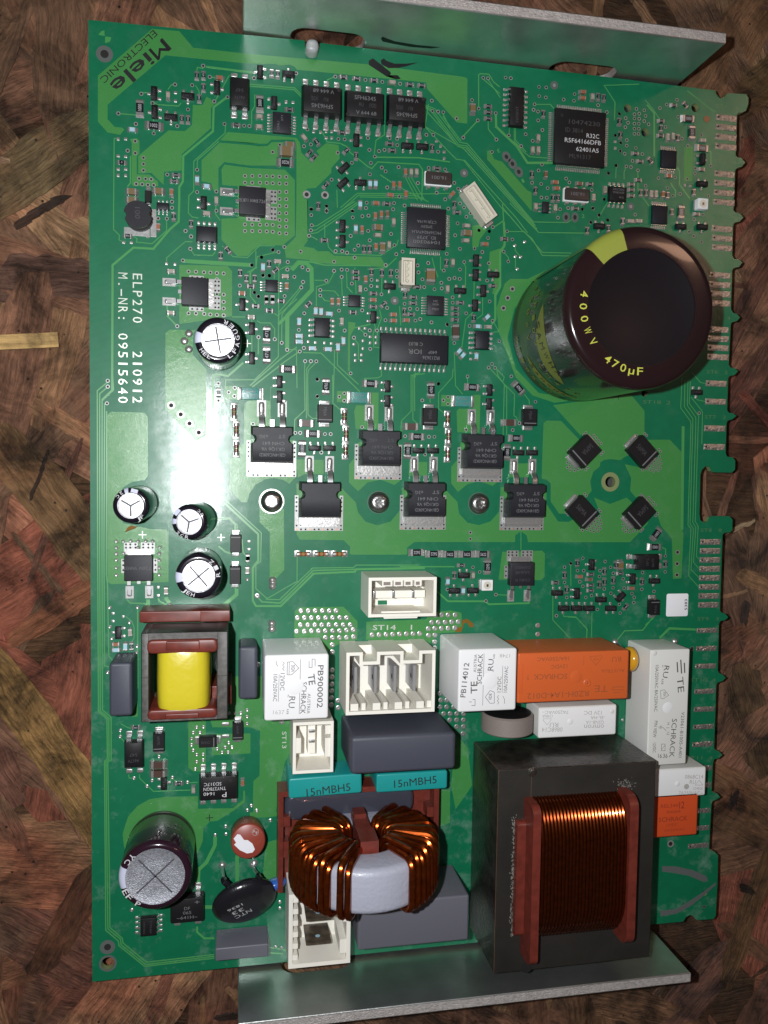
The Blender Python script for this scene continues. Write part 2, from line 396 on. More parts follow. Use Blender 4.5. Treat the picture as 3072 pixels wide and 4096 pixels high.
def strand(cx,cy,L,W,ang,col,dz,name='wood_strand',tilt=True):
    k=13; up=[];dn=[]; bow=random.uniform(-.08,.08)*W; slant=random.uniform(-.5,.5)*W
    tw=random.uniform(.6,1.); 
    for i in range(k+1):
        t=i/k; x=(t-.5)*L
        taper=min(1,random.uniform(.3,.7)+3.2*min(t,1-t)); sb=bow*math.sin(PI*t)*2+random.uniform(-.25,.25)
        up.append((x+random.uniform(-.8,.8)+slant*(.5 if t<.2 or t>.8 else 0),sb+W/2*taper*random.uniform(.9,1.06)))
        dn.append((x+random.uniform(-.8,.8)-slant*(.5 if t<.2 or t>.8 else 0),sb-W/2*taper*tw*random.uniform(.9,1.06)))
    poly=up+dn[::-1]
    q=MB(); q.prism(poly,-.7,0,m_osb)
    M=Matrix.Translation((cx,cy,BZ+dz))@Matrix.Rotation(math.radians(ang),4,'Z')
    if tilt: M=M@Matrix.Rotation(random.uniform(-.008,.008),4,'Y')@Matrix.Rotation(random.uniform(-.03,.03),4,'X')
    o=ob(name,q.mesh('wood_strand',False),bench,M=M); o.color=(*col,1); return o
# one strand for every place a margin of the bench shows
cols=[(.25,.128,.062),(.19,.096,.050),(.145,.076,.045),(.30,.165,.080),(.10,.055,.036),(.36,.215,.110),(.22,.100,.058),(.080,.046,.034),(.20,.085,.055)]
redc=[(.23,.075,.045),(.19,.065,.045),(.26,.105,.06),(.16,.07,.045)]
n=0; tries=0
while n<262 and tries<4000:
    tries+=1
    x=random.uniform(-48,222); y=random.uniform(-286,50)
    if 12<x<152 and -226<y<-6: continue
    if 2<x<160 and -218<y<-12: continue
    red=(x>150 and y<-185 and random.random()<.6) or (x>150 and random.random()<.14) or (x<10 and -172<y<-108) 
    c=random.choice(redc if red and random.random()<.8 else cols); f=random.uniform(1.0,1.5); mu_=(.205,.110,.060); c=tuple((v*.5+u_*.5)*f for v,u_ in zip(c,mu_)) if c in cols else tuple(v*f for v in c)
    thin=random.random()<.38; strand(x,y,random.uniform(14,48) if thin else random.uniform(45,105),random.uniform(1.6,6) if thin else random.uniform(12,30),random.choice([random.uniform(0,180),random.gauss(60,25),random.gauss(120,22)]),c,random.uniform(-.55,.25)); n+=1
for k in range(26):
    x=random.choice([random.uniform(-44,-4),random.uniform(178,215)]) if k%3 else random.uniform(-40,210); y=random.uniform(-270,40) if k%3 else random.choice([random.uniform(-275,-240),random.uniform(12,40)])
    strand(x,y,random.uniform(5,16),random.uniform(1,3.2),random.uniform(0,180),random.choice([(.36,.25,.15),(.30,.18,.10),(.05,.03,.02),(.04,.025,.018)]),.45)  # loose chips; the darkest colours paint in shaded gaps between strands
# strands one can single out
def strand_px(x0,y0,x1,y1,Wd,col,dz):
    a=un(x0,y0,BZ); b=un(x1,y1,BZ); d=b-a
    strand((a.x+b.x)/2,(a.y+b.y)/2,d.length,Wd,math.degrees(math.atan2(d.y,d.x)),col,dz,tilt=False)
strand_px(-120,2570,470,3420,11.5,(.33,.185,.065),.42)
strand_px(-60,830,420,500,13,(.17,.115,.055),.34)
strand_px(-40,1150,420,1180,15,(.16,.085,.06),.30)
strand_px(40,2560,420,2330,6,(.26,.10,.05),.5)
strand_px(-30,1750,380,2300,14,(.20,.11,.05),.28)
strand_px(150,3900,420,3420,9,(.13,.07,.035),.38)
strand_px(2950,2650,3072,3100,14,(.14,.08,.04),.3)
strand_px(2900,3950,3120,3350,8,(.17,.085,.035),.32)
strand_px(2950,430,3200,250,14,(.20,.12,.055),.3)
q=MB(); q.box(0,1,-.5,.5,0,1,m_osb)
a=un(-80,1372,BZ+1.6); b=un(232,1358,BZ+1.6); d=b-a
o=ob('wood_strand',q.mesh('splinter',False),bench,M=Matrix.Translation((a.x,a.y,BZ+.5))@Matrix.Rotation(math.atan2(d.y,d.x),4,'Z')@Matrix.Diagonal((d.length,3.6,1.0,1))); o.color=(.62,.40,.16,1)
o['label']='pale straw coloured splinter pointing at the left edge of the board'

# ------------------------------------------------------------------ the board itself
OUT="Z353,79 B0,230 455,232 455,275 475,308 520,325 565,310 582,285 580,252 D0,80 1220,232 1232,268 1262,297 1298,290 1312,264 1340,255 1475,262 1497,290 1495,350 1475,400 1450,413 1415,415 1402,435 1390,765 1402,785 1440,792 1470,830 1440,865 1405,872 1388,890 1372,1225 1388,1243 1425,1250 1455,1285 1425,1318 1385,1325 1370,1345 1362,1600 H1362,50 1380,75 1420,80 1445,105 1420,140 1375,148 1362,168 1352,490 1368,520 1400,530 1428,560 1400,590 1362,598 1350,618 1333,950 1348,975 1385,980 1410,1005 1380,1038 1340,1045 1328,1062 1320,1330 1335,1350 1365,1354 1397,1375 1365,1403 1325,1415 1315,1435 L1308,235 1320,262 1365,268 1387,295 1385,370 1360,395 1210,393 1187,382 1172,350 1145,338 1112,370 1098,410 1090,740 1098,790 1128,812 1155,800 1172,762 1200,756 1340,757 1365,785 1362,870 1345,890 1300,892 1282,908 1260,1540 1275,1558 1300,1562 1330,1595 1300,1620 1265,1625 1252,1648 P1242,585 1255,612 1280,616 1308,645 1280,672 1240,685 1230,702 1212,1230 1225,1248 1250,1254 1280,1285 1250,1312 1215,1320 1203,1342 T1190,130 1203,147 1235,152 1263,183 1230,205 1200,215 1190,238 1170,618 1185,630 1215,636 1245,665 1240,900 1225,1170 1205,1195 1075,1205 1050,1188 1040,1168 1010,1162 980,1178 955,1216 700,1240 Z369,3927"
outline=pts(OUT)
# straighten the hand-read top edge points at the corner notch start
outline[1]=outline[0].lerp(pt('B',455,232),.45)
holes=[('D',495,380,1.05),('D',640,580,1.1),('D',1055,375,1.15),('L',350,472,1.45),('A',245,345,0.0),('V',182,488,1.55),('V',180,398,.75),('H',635,1190,.9),('T',1133,980,.8)]
cu=D.curves.new('board','CURVE'); cu.dimensions='2D'; cu.fill_mode='BOTH'; cu.extrude=.76
def spl(P):
    s=cu.splines.new('POLY'); s.points.add(len(P)-1); s.use_cyclic_u=True
    for i,p in enumerate(P): s.points[i].co=(p[0],p[1],0,1)
spl(outline)
HC=[]
for r,x,y,R_ in holes:
    if R_<=0: continue
    c=pt(r,x,y); HC.append((c,R_)); spl([(c.x+R_*math.cos(a*PI/8),c.y+R_*math.sin(a*PI/8)) for a in range(16)])
o=D.objects.new('tmp',cu); me=D.meshes.new_from_object(o); D.objects.remove(o)
me.materials.clear(); me.materials.append(m_mask); me.materials.append(m_edge)
for p in me.polygons: p.material_index=0 if abs(p.normal.z)>.5 else 1; p.use_smooth=False
board=ob('laminate_board',me,root,(0,0,-.76),label='dark green laminate with notched contact edge on the right')

# copper pours under the mask
POURS="""A190,525 640,135 865,155 980,292 B0,345 980,430 1659,520 C265,318 335,330 352,345 350,715 265,705 20,430 B1460,580 390,475 370,450 330,432 240,440 215,428 0,425 A750,355 270,765 270,885 330,950 390,955 410,970 375,1015 270,995 190,905
A978,765 1030,770 1060,765 1090,700 1125,715 1150,765 1128,792 1128,960 885,1175 885,1310 740,1320 735,1430 632,1330 525,1335 525,1190 775,978 910,985 970,935
A455,1050 510,1043 535,1065 535,1170 512,1190 512,1342 620,1345 690,1405 690,1440 480,1440 470,1420 470,1080
A1265,992 B0,1005 385,1040 415,1080 425,1160 510,1250 575,1180 550,1150 630,1085 735,1100 745,1210 675,1290 675,1330 545,1455 475,1460 445,1490 440,1530 480,1560 F475,0 478,340 445,385 530,400 560,425 650,425 700,462 1085,472 1122,540 1110,555 510,520 490,498 300,480 285,400 380,305 385,0 B385,1100 368,1055 178,1055 143,1088 0,1085 A1590,1092 1205,1060
A1200,1080 1590,1112 B0,1105 145,1108 180,1075 362,1075 374,1110 372,1200 220,1200 215,1270 0,1270 A1240,1240 1190,1290 1190,1480 1150,1480 1130,1415 1050,1400 1050,1225
A1215,1300 1240,1262 B0,1290 290,1305 372,1390 F372,295 270,378 100,372 0,440 E1520,385 1430,465 1345,465 1215,330 1215,155 1350,150 A1350,1440 1220,1430
E865,537 1265,547 1303,592 1303,965 1230,972 1000,1010 865,1028
E750,1105 785,1075 1000,1080 980,1110 978,1285 1090,1405 1090,1659 I1090,500 1010,550 750,288
I265,330 300,305 575,312 605,350 605,840 575,872 480,885 400,930 330,1060 400,1230 640,1280 755,1280 775,1305 M775,265 300,283 270,265
F815,1010 875,1018 870,1060 830,1130 828,1420 812,1420
I1285,700 1400,560 1405,240 1440,212 1620,212 1620,100 1659,100 J275,105 275,430 130,430 105,530 480,540 495,740 495,820 480,850 430,903 380,870 300,855 230,865 150,910 100,980 80,1055 I1430,1055 1380,1055 1285,960
I1253,92 1350,92 1350,205 1253,200
J825,132 915,135 915,228 825,225
J1112,145 1170,145 1168,445 980,448 968,300 985,252 1110,255
K342,165 440,168 440,262 342,258
K608,165 668,165 660,480 475,475 470,300 485,280 605,280
J495,700 715,705 715,822 560,822 500,850
K75,720 225,722 225,835 75,838
K905,735 1070,732 1070,848 905,850
J183,1080 183,1220 267,1305 267,1659 N163,50 163,240 213,240 280,170 J388,1620 385,1110 300,1160 240,1150
J490,900 860,935 980,1055 1000,1140 1060,1215 1160,1247 1270,1215 1350,1120 1365,960 K10,940 375,950 475,1050 490,1150 560,1225 655,1245 750,1215 825,1130 835,930 1215,930 1215,1070 1310,1215 1400,1218 1450,1190 L110,855 270,742 215,602 350,655 485,602 540,650 470,740 600,862 665,800 660,818 515,972 0,972 K1062,1386 1050,1330 1003,1297 955,1330 955,1386 120,1385 60,1430 60,1480 J1400,1490 945,1490 930,1480 935,1425 880,1370 515,1365 490,1320
K425,760 480,700 500,560 840,560 845,850 770,920 660,880 560,905 480,970 425,900
J925,740 985,670 1000,560 1340,560 1345,880 1300,912 1190,868 1080,890 1000,965 925,890
K1270,250 1500,505 L110,75 262,250 245,322 300,290 350,282 432,292 520,235 632,105 H635,1335 520,1200 200,1242
K1190,400 1215,378 1335,380 1480,530 K1660,640 1660,760 1605,800 1578,880 1590,960 1545,1015 1420,1150 1320,1150 1250,1050 1250,900 1215,868 1175,860
L640,122 845,122 955,240 940,860 958,895 940,1272 870,1276 862,945 770,835 740,740 600,590 560,600 515,545 525,440 470,325 640,360 760,250
O640,15 970,5 995,30 990,225 960,250 610,245
N370,510 405,475 775,470 890,590 890,745 750,770 600,870 365,720
N965,595 1460,575 1500,520 1659,500 O300,520 305,570 300,680 110,690 20,800 N1480,760 962,745
M1285,1050 1560,1045 1560,1385 N110,1400 340,1400 345,1659 R290,100 240,330 215,512 120,515 0,520 Q1480,720 1475,620 1480,465 1530,420 M1535,1500 1455,1470 1140,1470 1120,1402 1285,1395
M470,1155 520,1150 520,1380 475,1385
M940,1405 1085,1405 1085,1659 Q1083,340 1050,385 980,385 940,350
Q1135,75 1455,70 1455,235 1135,250
Q405,1000 395,900 440,760 520,670 620,615 750,597 1020,590 1020,695 1310,690 1395,620 1395,545 1410,545 1410,640 1330,700 1180,795 1120,800 1065,855 1060,960 1020,1060 700,1200 420,1050
G600,215 650,205 720,250 660,330 650,390 600,395
G745,430 832,400 838,480 830,730 785,780 765,780 790,600 735,560
C515,940 540,935 575,1010 640,1030 850,1270 885,1285 885,1440 515,1010
G870,690 915,655 1060,655 1300,540 1659,330 G1659,360 1200,600 950,900 G890,1150 960,1400 1150,1600 1500,1659 K1640,190 1280,230 1100,170 960,20 G860,1200 820,1100 800,900 830,800
D965,700 1035,700 1030,985 960,985
R640,500 120,560 0,560 R0,520
R1570,330 1659,330 1659,600 1570,640
R130,770 230,740 230,1100 100,1110
S120,60 200,150 230,400 120,560 90,400"""
for k,l in enumerate(POURS.split('\n')):
    if k>=41 and l[0]=='R' and 'R640' in l: continue
    mb=MB(); mb.prism(pts(l),0,.022+.0012*(k%9),m_pour)
    ob('copper_pour',mb.mesh('copper_pour',False),root)
# traces under the mask: width mm, points
TR="""0.5 A1265,700 1150,785 1145,960 1145,985 898,1190 895,1400 865,1450 865,1570 E860,180 790,240 650,405 485,395 312,540 308,1580 225,1659
0.22 A1248,930 1245,1000 985,1235 985,1480 945,1520 940,1659 E940,105 970,140
0.22 A1013,1305 1015,1225 1195,1068
0.22 A355,1045 325,1045 320,1659 E320,245 370,295
0.45 A1085,450 1480,500
0.25 A1450,590 B0,595 370,625 425,680
0.25 A1450,610 B0,612 365,640 425,700
0.22 A380,840 505,850
0.22 A880,750 885,830 860,775 690,765 645,745
0.22 A545,665 610,665
0.22 A1065,465 1015,455 1010,490
0.22 A1000,605 1028,650 1030,680
0.22 A770,640 800,600 830,598
0.3 A460,1190 460,1415 435,1445
0.25 A1490,680 1490,780 1465,820 1465,930
0.25 A1120,535 1160,540
0.25 A650,880 653,1003
0.22 A1160,740 1280,520
0.22 B640,595 640,560 700,533
0.25 B600,990 640,1075 745,1085 800,1110 830,1160 980,1280 1010,1295 1060,1240 1400,1260 1430,1300 1425,1560
0.22 B1030,1175 1045,1060 1115,1015 1115,930
0.3 B1035,1200 1400,1205 1659,1240
0.22 B1560,900 1659,1020
0.22 B1600,840 1659,960
0.22 B1480,760 1659,900 C0,740 280,900
0.22 C0,560 80,590 290,870 350,880 900,1530 1180,1535 1250,1490
0.22 C0,570 60,600 280,890 345,900 915,1560
0.22 C0,580 50,610 275,905 340,915 930,1590
0.22 C20,620 265,890 330,930 945,1620
0.22 C150,650 150,660 300,860
0.22 C0,740 190,940 260,1010 330,1020 760,1500 850,1620
0.18 C320,1020 640,1420 700,1480
0.25 C445,580 445,310 460,300 530,305 570,370 620,410
0.22 C523,350 625,500
0.22 C483,345 620,465
0.3 C437,690 320,815
0.25 C523,690 525,760 585,835
0.6 C587,640 590,740 760,900 850,1040 1060,1040
0.22 C740,750 740,860 830,960 870,990 1020,1000
0.22 C750,750 750,850 840,950
0.22 C700,745 697,800
0.22 C905,555 1040,555 1070,590
0.25 D590,180 300,190 390,330 385,480
0.45 D655,350 715,420 715,780
0.25 D990,235 1225,420
0.2 D640,310 700,380 760,470
0.3 D905,870 925,900 925,1010 1010,1130
0.3 D850,1000 890,1060 890,1120
0.22 D335,1150 250,1290
0.22 D400,860 395,960
0.22 D480,870 465,910 465,970
0.3 D1145,735 1185,740 1185,850
0.22 D580,900 580,1060 670,1190
0.22 E970,140 1025,150
0.22 E975,345 915,345 760,480 760,510
0.22 E955,405 990,455 1140,460 1165,430
0.25 E1205,170 1165,115 1170,40
0.9 E900,505 1460,540
0.22 E1510,560 1430,600
0.22 E480,300 515,320 510,350 640,362 760,255 760,160
0.22 E370,295 365,330 400,350
0.35 E765,870 765,960 845,1045
0.25 E1303,970 1410,970
0.22 E1220,380 1310,470 1430,478 1530,380 1659,380
0.22 E1500,420 1500,560 1450,590 1455,800 1500,850
0.22 E1510,1000 1540,1020 1620,1020 1657,1070 1655,1150
0.22 E1467,970 1467,1050
0.22 E1467,1110 1467,1260
0.3 E1522,1145 1520,1280
0.3 F70,1140 70,1270
0.22 F390,1560 385,1240 310,1240
0.5 E1395,1350 1270,1460 1200,1445 1145,1510 1145,1659 I1145,0 1145,975 1520,1320 1520,1540 1495,1570 1475,1600 M1475,420 1530,465 1659,465 N50,465 255,465 530,195 870,180 880,160 1450,150
0.45 I1190,40 1215,55 1175,30 
0.25 I1165,440 1170,965 1545,1310 1540,1545 1500,1575 M1500,320 1600,410 1659,412 N130,415 245,412 520,150 860,145 880,125 1400,125
0.35 M1510,385 1560,435 1659,440 N100,430 250,440 525,170 870,160
0.22 F240,500 235,1300 20,1510 I1490,40 1250,40 1240,240
0.3 F390,1220 360,1240 240,1330 0,1540
0.3 F405,1260 290,1340 10,1560 I1470,100
0.25 F440,1265 590,1270 910,1590
0.22 F700,1240 700,1350 690,1659
0.22 F725,1250 725,1370 900,1530
0.22 F455,1350 455,1659 J555,0 560,290 475,370 470,480
0.22 F505,1350 470,1400 470,1659 J570,0 572,360
0.22 F545,1350 485,1410 485,1659 J582,0 585,330 620,360 670,358
0.25 J790,0 792,235 860,295
0.22 F620,345 620,200 770,100
0.22 F505,300 560,330
0.22 F645,350 650,390 700,445 1085,460 1220,370 1230,330
0.22 F525,215 555,215 870,10
0.22 F520,250 545,250 890,20
0.22 F505,280 560,270 900,30
0.2 B1659,1500 1450,1505 890,1500 750,1620
0.2 B1400,1520 900,1515 760,1640
0.2 B1430,1540 910,1530
0.2 B1290,1370 1390,1560
0.2 B1340,1370 1450,1560
0.2 B1310,1365 1420,1560
0.2 B1080,1345 1220,1440 1480,1570
0.22 B720,1470 725,1620
0.7 F310,960 235,1030 
1.0 F345,580 400,520 470,525 510,570 514,745 310,960 308,1240
0.3 F335,575 395,505 480,510 620,540 1000,545
0.22 F235,430 60,470 50,560 5,600 5,800 50,860
0.22 F440,690 380,770 240,930 235,1150
0.22 F425,735 385,790 265,950 262,1180
0.22 F200,940 230,960 390,820
0.22 F200,655 205,600 300,550 350,550 395,500
0.22 F550,900 550,720 650,690 700,600
0.22 F585,750 700,755 740,800
0.22 F585,795 625,835 665,840
0.22 F535,665 630,668
0.22 F760,650 765,800
0.22 F800,600 805,720 850,770
0.22 F870,560 880,780
0.22 F1095,620 1090,780
0.22 F975,575 1130,560 1215,480
0.22 F1510,480 1530,560 1560,640
0.22 F1580,470 1580,570 1600,590
0.22 F1030,1020 1040,1060 1020,1110 1025,1220 1080,1225
0.22 F1075,910 1090,980 1060,1060 1050,1190
0.22 F1240,880 1250,1040
0.3 F870,1060 1000,1030
0.22 F965,1120 900,1060
0.22 F860,1140 900,1200 900,1320 930,1340
0.22 F1090,1410 1090,1460 1060,1475 950,1480 950,1500
0.22 F1370,1430 1370,1470 1335,1510 1330,1659 J1440,0 1440,70 1440,300 1360,380 1355,480
0.22 F1410,1430 1350,1500 1345,1659 J1455,0 1455,370 1490,400
0.22 F1450,1440 1365,1510 1360,1659 J1468,0 1470,300 
0.22 G800,1390 870,1500 870,1659 K810,0 865,80 855,500
0.22 G740,1390 850,1510 850,1640 K885,110 885,500
0.22 G765,1365 865,1470 950,1659 K850,60 950,160 945,340
0.22 G560,1480 562,1530
0.22 G450,1260 460,1540 520,1620 K520,160
0.22 G440,1400 435,1470 320,1600 K320,280 370,320
0.6 G860,180 870,330 865,380 830,430 830,720 790,790 790,990 760,1030
0.22 G860,430 900,480 898,510
0.22 G955,390 955,420 1000,470
0.22 G957,480 957,560 975,575
0.22 G900,262 1030,262 1110,350 1180,435 1420,440
0.22 G850,60 1010,250 1095,320 1180,460 1440,465
0.22 G910,25 1150,270 1560,275
0.22 G530,520 545,560 540,770
0.22 G615,670 612,830
0.22 G685,800 685,950 640,985
0.22 G605,930 545,990 510,1240
0.22 G765,1100 820,1090 770,1000
0.3 G850,30 860,170 760,240
0.22 K250,190 250,230
0.22 K1070,210 1075,245
0.22 K1030,160 1070,210
0.22 K990,400 960,345 945,340
0.22 K1003,1295 1003,1450
0.3 K0,1590 440,1590 460,1630 O245,140
0.22 J495,1510 495,1659 N390,50 390,260 130,410
0.22 I1200,1190 1280,1195 1345,1240 1345,1300
0.45 I1175,1190 1280,1190 1330,1240 1328,1310
0.4 I1190,1420 1245,1465 1290,1480
0.3 M1330,310 1340,380 1170,500
0.9 M1340,320 1340,370 1195,490
0.25 I1385,1360 1395,1470 1420,1500
0.3 M430,410 460,440 580,445 610,500
0.9 M605,410 610,500
0.4 M690,400 700,425 785,470 790,500
0.9 M755,390 760,410 785,440 785,500
0.3 M520,490 520,1150
0.22 M420,550 470,590 490,640 490,730 470,760
0.22 M520,890 455,960 455,1000
0.6 M525,900 460,990
0.28 I270,60 185,130 185,1659 M188,0 195,1340 265,1400 268,1659 Q268,280 245,300 240,1659 V168,0 170,305 240,365 243,390 385,505 770,460
0.28 I265,105 205,155 205,1659 M205,0 210,1335 280,1395 282,1659 Q282,285 258,305 252,1659 V178,0 182,298 252,355 255,385 390,495 770,450
0.28 I320,125 225,205 222,1659 M224,0 228,1325 300,1390 300,1659 Q300,290 272,308 268,1659 V190,0 193,290 262,350 265,375 395,482 770,440
0.28 I312,0 320,125
0.28 I245,235 240,1659 M240,0 245,960 280,970 
0.28 I262,300 260,1659 M270,280 280,880 320,925
0.22 M380,1440 440,1475 510,1480
0.22 M375,1500 380,1560 420,1600
0.22 Q445,410 450,440 490,440
0.22 Q535,410 535,440 650,550 960,540
0.35 Q695,0 695,40
0.4 Q690,235 695,260
0.22 Q790,465 800,435 860,485
0.22 Q930,480 1020,475
0.9 Q1163,925 1160,1000 1090,1140 1025,1200 1020,1330
0.9 Q1345,1080 1345,1300
0.4 Q1345,1085 1362,1100
0.9 Q1070,1510 1160,1510
0.5 V675,285 675,315 715,350 770,350
0.35 V1075,400 1150,410 1165,420
0.35 V1075,430 1150,435
0.8 L955,10 955,0 945,870
0.22 H945,1060 935,1310 1015,1420 1010,1659 L1020,0 995,830 1020,860 1000,1250 1085,1345
0.22 H970,1080 965,1300 1035,1400 1035,1659 L1035,0 1012,820 1040,860 1020,1200 1085,1265
0.22 H995,1080 990,1290 1060,1390 1060,1659 L1060,0 1035,810 1060,850 1040,1140 1085,1190
0.22 H1015,1090 1005,1270 1085,1380 1085,1659 L1080,0 1055,800 1080,840 1065,1090 1090,1115
0.22 H1020,1220 1115,1340 1110,1610
0.22 H1030,1020 1100,1100 1145,1108
0.22 H1065,1240 1140,1258
0.25 L780,1015 810,1030 808,1090
0.22 O1208,120 1210,300
0.22 O1060,270 1060,580 1210,740
0.22 O1145,520 1150,550 1250,555 1345,655 1340,740
0.22 O1385,520 1380,740
0.22 O588,370 690,375
0.45 O95,340 190,425 500,425 530,450 860,440 860,410
0.3 P705,140 620,250 470,255 400,340
0.6 P1060,245 840,235 760,315
0.22 P0,140 70,145 155,240 155,320
0.22 L710,1600 640,1659
0.9 P560,820 600,900"""
for l in TR.split('\n'):
    wd,rest=l.split(' ',1); P_=pts(rest); i=1
    while i<len(P_)-1:                       # drop points where a reading doubles back on itself
        a_=P_[i]-P_[i-1]; b_=P_[i+1]-P_[i]
        if a_.length<.05 or b_.length<.05 or a_.normalized().dot(b_.normalized())<-.55: P_.pop(i); i=max(1,i-1)
        else: i+=1
    if len(P_)<2: continue
    mb=MB(); mb.strip(P_,float(wd),0.0,.034+random.random()*.004,m_trace)
    ob('copper_trace',mb.mesh('copper_trace',False),root)

# ------------------------------------------------------------------ plated holes and solder spots
VIAS="""A550,675 643,752 360,838 505,925 653,1003 848,943 937,805 972,603 830,598 1063,443 1118,535 1155,738 1265,703 1240,925 1403,940 1447,943 1485,545 1013,1305 1013,1490 1173,1485 500,1068 437,1147 500,1167 568,1205 568,1257 568,1310 532,1378 585,1380 632,1383 508,1422 557,1425 605,1430 653,1432 765,1345 805,1570 805,1620
B383,505 708,533 957,560 1098,577 1245,592 475,970 733,1050 785,1053 978,1042 1157,1042 1220,1047 1463,1015 1520,1015 1508,732 1513,818 1560,823 1603,828 448,1110 505,1095 247,1097 188,1158 728,1163 990,1140 1070,1150 1115,1140 1222,1100 1035,1195 1003,1248 845,1247 1093,1287 1125,1318 1232,1283 995,1342 677,1387 1560,1155 1482,1290 1618,1302 1392,1415 1138,1452 1238,1527 1548,1495 508,1630 635,1605 635,1640 968,1578 962,1622 1195,1582 1187,1632 850,1645 1282,1602
C483,335 523,340 668,333 712,338 390,520 445,590 587,628 262,672 437,688 317,830 592,847 945,410 1005,415 947,487 1002,498 1240,470 1150,515 1235,525 908,555 900,600 937,615 938,688 973,768 695,812 835,803 798,902 893,858 1435,562 1508,620 1612,633 1578,812 1622,875 1618,943 970,1055 942,1103 888,1205 963,1215 1170,1170 1197,1203 1017,1250 1520,1127 1585,1062 965,1328 1010,1330 1383,1265 1187,1415 1305,1425 1393,1418 1103,1495 1120,1425 1485,1342 1442,1473 1515,1515 1375,1533 275,1255 243,1207 167,1343 290,1377 323,1410 377,1458 343,1488 415,1492 447,1525 193,1420 270,1542 562,1573 533,1608 447,1600 680,1608 555,950
D903,310 818,350 762,378 632,397 643,443 567,385 478,462 498,500 632,487 668,513 475,537 425,427 392,605 437,665 487,645 487,690 563,710 435,735 470,757 617,760 535,817 400,855 483,862 522,868 580,895 335,918 808,535 945,632 993,693 990,965 1105,602 1183,857 1055,878 1052,920 750,960 888,953 643,1023 825,1042 868,1105 930,1090 1165,1107 1045,1300 1118,1263 1003,1405 1043,1440 1107,1490 300,1135 205,1207 118,1217 557,1262 330,1307 258,1265 187,1327 912,452
D550,430 550,465 550,508 550,550 550,592 590,425 590,467 587,508 587,550 585,592
E690,153 762,155 603,300 917,257 963,303 957,405 895,502 1173,90 1465,540 1640,413 1547,475 1560,627 1612,628 1367,710 1487,767 1522,800 848,1047 1522,1138 1657,1155 272,1500 272,1548
E942,593 1003,595 1070,600 1123,603 1177,607 1233,610 1177,660 1177,720 1177,782 1233,785 1177,840 1233,845 1177,897 1233,900 942,940 1003,940 1072,945 1123,950 1177,953 1233,957
F508,77 635,52 508,125 635,97 512,210 505,252 490,297 850,93 853,145 932,135 983,130 980,257 1170,282 835,298 993,335 898,378 868,413 1198,375 710,425 765,425 805,438 420,428 697,512 868,478 1125,540 1213,450 1265,428 1478,523 285,390 190,415 237,432 95,475 313,515 310,577 15,540 435,558 480,580 368,637 440,680 425,725 633,670 697,588 760,578 805,580 760,638 845,693 583,747 583,793 287,797 107,625 160,628 37,767 70,800 450,940 738,918 1008,662 1005,713 960,742 1090,783 1218,588 1218,637 1282,862 1137,895 930,915 1327,902 1387,905 1123,997 1372,1000 1412,988 1505,1015 1637,1032 405,1078 785,1083 993,1082 1053,1083 957,1118 263,1185 308,1243 447,1228 413,1257 457,1337 505,1337 550,1338 862,1142 997,1235 835,1438 558,1487 558,1627 1563,1525 1430,658 1587,687 1445,723 1590,733 1530,740 1397,600 1390,543 1607,585 1632,447
G655,252 740,260 457,293 497,405 618,402 730,315 932,328 860,428 898,510 682,432 737,525 532,515 497,577 452,647 495,655 408,655 722,668 743,842 437,808 437,852 548,940 577,1045 768,1002 450,1187 390,1033 823,1172 763,1360 735,1390 788,1393 923,1463 560,1463
K318,73 185,210 42,507 240,513 285,513 208,660 548,455 747,457 935,457 990,400 1123,222 583,1307 583,1360 398,183 360,210 397,240
J663,37 663,178 128,405 480,480 520,480 725,490 773,490 695,643 1033,432 885,153 845,180 885,213
I1275,143 1325,107 1322,175 1190,70 1190,213 265,235
L123,1105 22,1150 307,1132 78,1207 130,1208 265,1208 260,1257 375,1230 353,1180 97,1300 123,1337 457,1275 300,1360 373,1350 355,1395 195,1415 147,1430 465,1353 530,1397 612,1363 618,1223 712,1380 808,1087 805,1218 548,1430 545,1473 243,1530 432,1560 425,1487
O398,143 453,183 588,370 505,423 185,327 1157,143 1210,110 1157,268 1175,393 1090,545
H1087,1353"""
